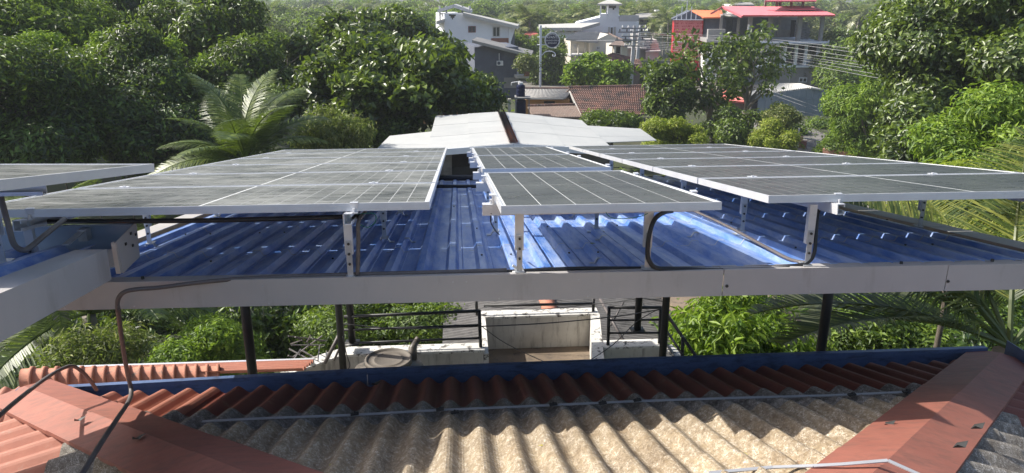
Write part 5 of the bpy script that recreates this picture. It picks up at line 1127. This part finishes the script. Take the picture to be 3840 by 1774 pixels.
# ================================================================ TREES, PALMS, PLANTS
F1 = [fm(frond_mesh('frond', 3.8, 105, 1.0, .95, .030, .42, s, stiff=.3, segs=3), 'palm_green') for s in range(4)]
F2 = [fm(frond_mesh('frond', 3.6, 100, .7, 1.05, .024, .18, 10 + s, stiff=.12, segs=3), 'palm_yellow') for s in range(3)]
FF = [fm(frond_mesh('frond', 3.0, 16, 1.0, .9, .16, .6, 20 + s, stiff=.4), 'palm_far') for s in range(3)]
# big broadleaf trees, left to right
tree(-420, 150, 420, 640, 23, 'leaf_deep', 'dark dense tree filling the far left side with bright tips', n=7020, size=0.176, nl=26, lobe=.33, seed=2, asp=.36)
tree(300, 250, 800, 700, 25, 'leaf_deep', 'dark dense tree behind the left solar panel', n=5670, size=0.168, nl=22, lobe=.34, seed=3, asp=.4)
tree(330, 100, 720, 460, 27, 'leaf_dark', 'dark tree with upright pale green shoots, upper left', n=4860, size=0.168, nl=20, lobe=.32, seed=4, asp=.4)
tree(-500, -120, 420, 270, 31, 'leaf_mid', 'leafy tree in the top left corner with sunlit yellow-green leaves', n=5670, size=0.202, nl=22, lobe=.33, seed=5)
tree(360, -220, 640, 260, 38, 'leaf_deep', 'dark feathery tall tree near the top left', n=3510, size=0.185, nl=18, lobe=.33, seed=6)
tree(560, -160, 960, 290, 34, 'leaf_dark', 'tall sparse dark tree with visible pale limbs at the top left', n=2025, size=0.227, nl=13, lobe=.3, seed=7, bark='bark_pale', r0=.26, inner=.05)
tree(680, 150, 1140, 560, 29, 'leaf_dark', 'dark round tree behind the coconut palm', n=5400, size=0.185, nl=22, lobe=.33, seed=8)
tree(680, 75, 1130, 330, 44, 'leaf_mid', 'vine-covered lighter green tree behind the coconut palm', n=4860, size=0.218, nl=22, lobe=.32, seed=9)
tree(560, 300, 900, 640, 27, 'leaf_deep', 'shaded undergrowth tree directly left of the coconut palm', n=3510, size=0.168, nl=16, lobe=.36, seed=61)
tree(1060, 22, 1560, 330, 37, 'leaf_broad', 'upper part of the big almond tree row, tall tree with layered broad leaves', n=4590, size=0.302, nl=34, lobe=.22, flat=.4, seed=10, asp=.55, droop=.1)
tree(1100, 135, 1850, 480, 29.5, 'leaf_broad', 'wide spreading almond tree with layered branches, left of centre', n=5670, size=0.286, nl=44, lobe=.19, flat=.38, seed=11, asp=.55, droop=.1, bark='bark', r0=.22, depth=4.5)
tree(1440, 255, 1900, 470, 34.5, 'leaf_broad', 'dark lower boughs tree shading the orange house', n=3510, size=0.252, nl=20, lobe=.28, flat=.42, seed=12, asp=.55, droop=.1, inner=.05)
tree(1340, 40, 1650, 230, 42, 'leaf_broad', 'tree top just behind the almond tree with curled leaves', n=3510, size=0.269, nl=18, lobe=.28, flat=.5, seed=13, asp=.55)
tree(1090, 380, 1380, 620, 21, 'leaf_olive', 'small yellowish tree with hanging pods right of the coconut palm', n=1100, size=.15, nl=22, lobe=.36, seed=14, asp=.25, droop=1.4, r0=.07, bark='bark_pale')
tree(1380, 440, 1560, 560, 27, 'leaf_dark', 'dark shrub left of the white roof', cat='shrub', name='shrub', n=1215, size=0.168, nl=9, lobe=.4, seed=15)
tree(1200, 380, 1500, 620, 29, 'leaf_deep', 'deep shaded bush below the almond tree', cat='shrub', name='shrub', n=2430, size=0.185, nl=12, lobe=.38, seed=62)
tree(2105, 212, 2375, 340, 55, 'leaf_bright', 'small rounded bright green tree above the red tiled roof', n=2025, size=0.302, nl=26, lobe=.22, flat=.45, seed=16, asp=.55, droop=.15)
for i, (u0, v0, u1, v1, Y) in enumerate(((1995, 120, 2110, 330, 80), (2080, 150, 2200, 320, 78), (1945, 170, 2040, 300, 78), (1890, 130, 2000, 230, 84))):
    tree(u0, v0, u1, v1, Y, 'leaf_dark' if i % 2 else 'leaf_mid', ['dark slender tree behind the round sign', 'dense tree right of the sign pole', 'shaded tree left of the sign pole', 'olive tree behind the dark grey building'][i], n=1300, size=.42, nl=14, lobe=.36, seed=20 + i)
tree(2430, 110, 2830, 430, 40, 'leaf_broad', 'sparse dark-leaved tree with pale limbs in front of the red panels', n=340, size=.34, nl=44, lobe=.13, flat=.7, seed=24, bark='bark_pale', asp=.5, inner=.02, r0=.2, trunk_u=2690, depth=2.5)
tree(2700, 100, 2960, 400, 42, 'leaf_broad', 'sparse dark tree right of the red panels, boughs before the white columns', n=230, size=.34, nl=34, lobe=.13, flat=.7, seed=25, bark='bark_pale', asp=.5, inner=.02, r0=.16, trunk_u=2790, depth=2.5)
tree(1985, 165, 2125, 330, 73, 'leaf_dark', 'dark tree on several thin trunks just behind the sign pole', n=1500, size=.38, nl=18, lobe=.3, seed=81)
tree(2335, 235, 2450, 335, 66, 'leaf_mid', 'low tree behind the foot of the utility pole', n=900, size=.34, nl=12, lobe=.34, seed=82)
tree(2600, 300, 2790, 430, 60, 'leaf_dark', 'dark bush before the white shop wall', cat='shrub', name='shrub', n=900, size=.32, nl=14, lobe=.32, seed=83)
tree(2860, 430, 3010, 540, 45, 'leaf_dark', 'dark shrub at the foot of the warehouse', cat='shrub', name='shrub', n=900, size=.24, nl=12, lobe=.34, seed=84)
tree(3020, 455, 3140, 530, 47, 'leaf_mid', 'leafy shrub between the warehouse and the gate', cat='shrub', name='shrub', n=800, size=.24, nl=12, lobe=.34, seed=85)
tree(3085, 250, 3200, 400, 60, 'leaf_mid', 'tree at the right corner of the unfinished building', n=1200, size=.34, nl=14, lobe=.32, seed=86)
tree(2425, 240, 2600, 460, 38, 'leaf_dark', 'leafy green tree at the right end of the red tiled roof', n=2295, size=0.227, nl=16, lobe=.32, seed=26)
tree(2420, 425, 2660, 600, 30, 'leaf_yellow', 'bright yellow-green tree beside the right end of the white roof', n=3240, size=0.126, nl=18, lobe=.3, flat=.5, seed=27, asp=.35, r0=.07)
tree(2640, 380, 2860, 600, 36, 'leaf_dark', 'dark tangled shrub between the two yellow-green trees', cat='shrub', name='shrub', n=1755, size=0.185, nl=14, lobe=.32, seed=28)
tree(2815, 455, 2985, 600, 34, 'leaf_yellow', 'pale yellow-green bushy tree left of the gate', n=2295, size=0.126, nl=14, lobe=.33, seed=29, asp=.35, r0=.06)
tree(2850, 395, 2990, 480, 37, 'leaf_olive', 'round olive-green tree in front of the warehouse', n=2430, size=0.151, nl=14, lobe=.34, seed=30)
tree(2200, 420, 2400, 480, 36, 'leaf_dark', 'low dark hedge below the red tiled roof', cat='hedge', name='hedge', n=1350, size=0.168, nl=12, lobe=.35, seed=31)
tree(3130, 240, 3480, 600, 33, 'leaf_bright', 'mango tree with light green drooping leaves right of the warehouse', n=5670, size=0.227, nl=26, lobe=.28, seed=32, asp=.3, droop=.8)
tree(3290, -160, 4100, 480, 24, 'leaf_broad', 'huge tree with dark glossy broad leaves filling the upper right corner', n=8370, size=0.210, nl=34, lobe=.27, seed=33, asp=.5, droop=.5, bark='bark')
tree(3240, 380, 3720, 720, 21, 'leaf_broad', 'dark broad-leaved tree below the huge right tree', n=4320, size=0.185, nl=22, lobe=.3, seed=34, asp=.45, droop=.6)
tree(3480, 330, 4100, 760, 15, 'leaf_bright', 'bright green tree with feather leaves at the right edge', n=4050, size=0.143, nl=24, lobe=.28, seed=35, asp=.32, droop=.5)
tree(3250, 640, 3960, 1020, 9.5, 'leaf_yellow', 'sunlit yellow-green foliage under the right array beyond the blue roof', n=3510, size=0.109, nl=22, lobe=.3, seed=36, asp=.35, droop=.7, cat='shrub', name='shrub', r0=.05)
tree(3050, 500, 3290, 620, 35, 'leaf_mid', 'low mixed bush right of the garden wall', cat='shrub', name='shrub', n=1620, size=0.168, nl=12, lobe=.36, seed=37)
# foliage seen beneath the blue roof
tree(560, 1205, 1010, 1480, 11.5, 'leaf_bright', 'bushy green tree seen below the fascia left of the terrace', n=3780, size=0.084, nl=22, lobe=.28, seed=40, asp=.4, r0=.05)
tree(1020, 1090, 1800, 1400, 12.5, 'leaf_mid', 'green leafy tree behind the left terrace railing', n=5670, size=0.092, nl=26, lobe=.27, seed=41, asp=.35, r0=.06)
tree(160, 1240, 540, 1480, 9.5, 'leaf_olive', 'mango branches with pale flower sprays below the left fascia', n=1215, size=0.101, nl=16, lobe=.3, seed=42, asp=.22, droop=.2, r0=.04)
tree(2380, 1170, 2620, 1330, 11.5, 'leaf_bright', 'small mango sprays behind the right terrace railing', n=540, size=0.168, nl=9, lobe=.35, seed=43, asp=.27, droop=.9, r0=.04)
tree(2520, 1090, 3060, 1460, 10.8, 'leaf_bright', 'mango tree with long drooping leaves below the fascia, right of the terrace', n=1755, size=0.202, nl=20, lobe=.3, seed=44, asp=.24, droop=1.1, r0=.06)
tree(2980, 1120, 3520, 1480, 12, 'leaf_mid', 'leafy tree behind the right black post below the fascia', n=2970, size=0.126, nl=20, lobe=.3, seed=45, asp=.35, r0=.06)
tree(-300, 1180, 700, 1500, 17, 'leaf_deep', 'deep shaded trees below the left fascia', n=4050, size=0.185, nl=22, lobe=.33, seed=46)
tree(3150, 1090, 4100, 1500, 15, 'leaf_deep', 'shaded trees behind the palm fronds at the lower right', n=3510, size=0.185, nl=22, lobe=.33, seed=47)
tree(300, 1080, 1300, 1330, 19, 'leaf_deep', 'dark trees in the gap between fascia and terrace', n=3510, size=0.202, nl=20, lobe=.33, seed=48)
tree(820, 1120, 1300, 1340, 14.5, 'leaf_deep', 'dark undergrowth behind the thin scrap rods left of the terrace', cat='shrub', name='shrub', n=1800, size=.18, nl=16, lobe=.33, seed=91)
for i, (u0, v0, u1, v1, Y, lb) in enumerate(((60, 95, 250, 250, 25.5, 'slender tree with yellow-green feathery tips at the far left'), (330, 120, 480, 260, 27.5, 'slender tree with pale yellow-green tips left of the tall sparse tree'), (540, 150, 690, 300, 28, 'slender tree with pale green tips below the tall sparse tree'), (690, 210, 800, 330, 28.5, 'small light green tree top above the coconut palm'), (150, 200, 420, 330, 25, 'mid-green spreading boughs at the far left'))):
    tree(u0, v0, u1, v1, Y, 'leaf_bright' if i < 4 else 'leaf_mid', lb, n=520, size=.15, nl=14, lobe=.3, seed=100 + i, inner=0, r0=.022)
# coconut palms
c = V(915, 560, 19.5)
palm((c.x, c.y, 0), c.z - .3, F1, 'coconut palm with arching fronds behind the far left corner of the left array', n=21, seed=5, scale=.66,
     dirs=[(95, 75), (40, 58), (130, 56), (160, 44), (20, 40), (190, 30), (0, 30), (215, 12), (350, 20), (-35, 8), (235, 30), (180, 5), (5, -5), (-80, 40), (270, 55), (60, 78), (320, 55), (110, 40), (75, 52), (150, 74), (30, 70)])
c = V(4250, 930, 6.8)
palm((c.x, c.y, 0), c.z, F2, 'coconut palm at the right edge with long stiff yellow-green leaflets', n=9, seed=8, scale=.52,
     dirs=[(150, 62), (175, 48), (120, 60), (195, 20), (165, 28), (90, 60), (215, 35), (60, 40), (140, 10)])
c = V(3790, 1285, 6.4)
palm((c.x, c.y, 0), c.z, F2, 'coconut palm with fronds spread under the fascia at the lower right', n=8, seed=9, scale=.75, tr=.16, bark='dry_stem',
     dirs=[(168, 26), (152, 38), (185, 12), (130, 40), (60, 50), (20, 30), (160, 8), (90, 35)])
c = V(330, 1165, 13)
palm((c.x, c.y, 0), c.z, F1, 'shaded coconut palm below the left fascia', n=12, seed=12, scale=.8)
c = V(150, 850, 12.5)
palm((c.x, c.y, 0), c.z - .4, F1, 'shaded coconut palm seen under the left array', n=12, seed=13, scale=.45)
# bananas
c = V(3210, 590, 34)
for i, (u, v, Y, lb) in enumerate(((3215, 600, 34, 'banana plant with broad torn leaves behind the right array'), (3275, 600, 33.5, 'second banana plant just right of the first'))):
    c = V(u, v, Y); o = empty('banana_plant', (c.x, c.y, 0), lb, 'banana plant', 'banana plants'); g = random.Random(i + 3); mb = MB(); hh = c.z + .2; mb.tube([(0, 0, 0), (.05, 0, hh)], [.14, .08], 8); mb.build('stem', 'banana', o)
    for k in range(7):
        az = R(k * 51 + g.uniform(-10, 10) + 20 * i); mb = MB(); el = g.uniform(.5, 1.25); Lb = g.uniform(1.6, 2.2); pts = [Vector((math.cos(az) * Lb * t * math.cos(el) , math.sin(az) * Lb * t * math.cos(el), Lb * (t * math.sin(el) - .35 * t * t))) for t in np.linspace(0, 1, 10)]
        sd = Vector((-math.sin(az), math.cos(az), 0)); vs = []
        for t, p in zip(np.linspace(0, 1, 10), pts):
            ww = .27 * math.sin(math.pi * min(1, max(0.02, (t - .1) / .9))) ** .6 if t > .1 else .02
            vs += [p + sd * ww - Vector((0, 0, ww * .4)), p, p - sd * ww - Vector((0, 0, ww * .4))]
        fs = []
        for j in range(9): fs += [(3 * j, 3 * j + 1, 3 * j + 4, 3 * j + 3), (3 * j + 1, 3 * j + 2, 3 * j + 5, 3 * j + 4)]
        mb.add(vs, fs); mb.build('leaf', 'banana', o, loc=(.05, 0, hh))
# far trees and palms: a few built, then copied one by one
gq = random.Random(21)
protos = []
for k in range(4):
    o = empty('far_tree', (0, 0, 0), 'distant broadleaf tree on the far slope', 'tree', 'distant trees beyond the houses')
    p, nn, L_, lr = crown_points((4.2, 4, 3.2), 16, 1500, .36, .75, .08, 70 + k)
    link('crown', leaf_mesh('crown', p + np.array([0, 0, 5.6]), nn, .5, 6, .5, .3), o, ['leaf_olive', 'leaf_mid', 'leaf_olive', 'leaf_bright'][k])
    mb = MB(); limbs(mb, (0, 0, 0), (0, 0, 3.4), [tuple(l + np.array([0, 0, 5.6])) for l in L_[:7]], .25, k); mb.build('trunk', 'bark', o, True); protos.append(o)
pp = []
for k in range(3):
    o = empty('far_palm', (0, 0, 0), 'distant coconut palm on the skyline', 'palm tree', 'distant coconut palms')
    h_ = 8.; me = merged_palm('crown', h_, FF, 15, 30 + k); link('crown', me, o); me.materials.append(M['palm_far']); me.materials.append(M['frond_stem'])
    mb = MB(); mb.tube([(-.6, 0, 0), (-.25, 0, 3), (0, 0, h_)], [.2, .15, .12], 7); mb.build('trunk', 'bark_pale', o, True); pp.append(o)
used = [False] * 4; usedp = [False] * 3
def where(u):
    for lim, t in ((600, 'above the far left trees'), (1150, 'behind the trees left of the coconut palm'), (1650, 'behind the almond tree'), (1970, 'behind the white house on the left'), (2230, 'behind the round sign'), (2340, 'behind the white tower house'), (2530, 'behind the grey hipped roof'), (2800, 'behind the red panels'), (3150, 'behind the pink roof'), (3450, 'on the slope right of the pink roof')):
        if u < lim: return t
    return 'behind the huge right tree'
def put(arr, flags, u, vtop, Y, s, hfull, lb, group):
    if lb.endswith('#'): lb = lb[:-1] + ('nearer ' if Y < 140 else 'far ') + ('palm ' if arr is pp else 'broadleaf tree ') + where(u); group = lb
    k = gq.randrange(len(arr)); c = V(u, vtop, Y); zb = c.z - hfull * s
    zb = max(zb, ground_z(Y) - 2) if False else zb
    if not flags[k]: o = arr[k]; o['group'] = group; flags[k] = True; o['label'] = lb; o.location = (c.x, c.y, zb); o.scale = (s,) * 3; o.rotation_euler = (0, 0, gq.uniform(0, 6.28))
    else: copy_tree(arr[k], (c.x, c.y, zb), gq.uniform(0, 6.28), s, lb, group)
for row, (Y, vt, step, s0) in enumerate(((100, 66, 100, 1.), (125, 42, 85, 1.), (155, 26, 75, 1.05), (200, 14, 62, 1.15), (270, 4, 56, 1.3))):
    u = -150 + gq.uniform(0, step)
    while u < 4000:
        if not (row == 0 and 1550 < u < 3150) and not (row == 1 and (1800 < u < 2520)):
            v = vt + gq.uniform(-14, 14) + (18 if row < 2 and u > 3050 else 0); s = s0 * gq.uniform(.75, 1.15)
            put(protos, used, u, v, Y + gq.uniform(-8, 8), s, 8.8, 'hazy #', '')
        u += step * gq.uniform(.7, 1.25)
nth9 = ['first', 'second', 'third', 'fourth', 'fifth', 'sixth', 'seventh', 'eighth', 'ninth']
for i in range(9):
    put(protos, used, 3150 + i * 46 + gq.uniform(-20, 20), 120 + gq.uniform(-25, 60), gq.uniform(62, 82), gq.uniform(.5, .8), 8.8, f'{nth9[i]} mid-distance broadleaf tree from the left, right of the unfinished building', 'trees right of the unfinished building')
for i in range(7):
    put(protos, used, 1640 + i * 26 + gq.uniform(-8, 8), 150 + gq.uniform(0, 80), gq.uniform(64, 70), gq.uniform(.4, .5), 8.8, 'tree between the dark grey building and the almond tree', 'trees by the dark grey building') if i > 9 else None
for i in range(58):
    u = (gq.uniform(1850, 2520) if i < 30 else gq.uniform(2500, 3700)) if i < 50 else gq.uniform(700, 1600)
    put(pp, usedp, u, (gq.uniform(-4, 60) if i < 30 else gq.uniform(-22, 40)), (gq.uniform(97, 125) if i < 30 else gq.uniform(105, 190)), gq.uniform(.9, 1.3), 9.6, 'hazy coconut #', '')
PN = iter(('coconut palm standing above the far red-roofed house', 'coconut palm left of the far red-roofed house', 'tall coconut palm right of the pink roof', 'small coconut palm beside the grey hipped roof', 'coconut palm left of the white tower', 'coconut palm above the round sign'))
for u, v, Y, s in ((3385, 30, 95, 1.1), (3330, 85, 75, 1.), (3230, 10, 120, 1.2), (2452, 62, 88, .55), (2130, 60, 118, 1.2), (2085, 40, 122, 1.2)):
    put(pp, usedp, u, v, Y, s, 9.6, next(PN), 'nearer coconut palms of the tree line')
for i, (x, y, s) in enumerate(((-42, 30, 2.3), (-40, 42, 2.4), (-47, 20, 2.3), (-50, 52, 2.6), (-34, 50, 2.2), (-30, 58, 2.0))):  # unseen trees added off frame to cast shade on the left forest
    copy_tree(protos[i % 4], (x, y, 0), i * 1.3, s, 'unseen tall tree added beyond the left picture edge to shade the left trees', 'added shade trees beyond the left edge')
# far wooded ridge
ys = np.linspace(330, 420, 5); xs = np.linspace(-260, 330, 90); mbn = []
p = np.array([(x + rng.normal() * 2, y + rng.normal() * 4, ground_z(y) + 10. + rng.uniform(-4, 2.5) + 2.0 * math.sin(x * .05)) for x in xs for y in ys for _ in range(6)])
nn = rng.normal(size=p.shape); nn[:, 2] = np.abs(nn[:, 2]) + .5; nn /= np.linalg.norm(nn, axis=1)[:, None]
o = link('distant_woodland', leaf_mesh('distant_woodland', p, nn, 2.2, 7, .7, .2), None, 'leaf_mid'); tag(o, 'far-off band of woodland on the horizon', 'woodland', kind='stuff')
p = np.concatenate([np.column_stack([rng.uniform(-40, 60, 2500), rng.uniform(16, 60, 2500), np.full(2500, .1)])]); nn = np.tile(np.array([[0, 0, 1.]]), (len(p), 1))
o = link('ground_cover', leaf_mesh('ground_cover', p, nn, .3, 5, .4, .1), None, 'leaf_mid'); tag(o, 'weeds and low plants on the ground between the houses', 'weeds', kind='stuff')
# haze
hz = MB(); hz.box(-520, 520, -62, 805, -24, 30); o = hz.build('haze', 'dark_in'); o['kind'] = 'stuff'
m = bpy.data.materials.new('haze'); m.use_nodes = True; n = m.node_tree.nodes; n.remove(n['Principled BSDF']); pv = n.new('ShaderNodeVolumePrincipled')
pv.inputs['Color'].default_value = (.86, .92, 1, 1); pv.inputs['Density'].default_value = .00065; pv.inputs['Anisotropy'].default_value = .1; m.node_tree.links.new(pv.outputs[0], n['Material Output'].inputs['Volume'])
o.data.materials.clear(); o.data.materials.append(m)
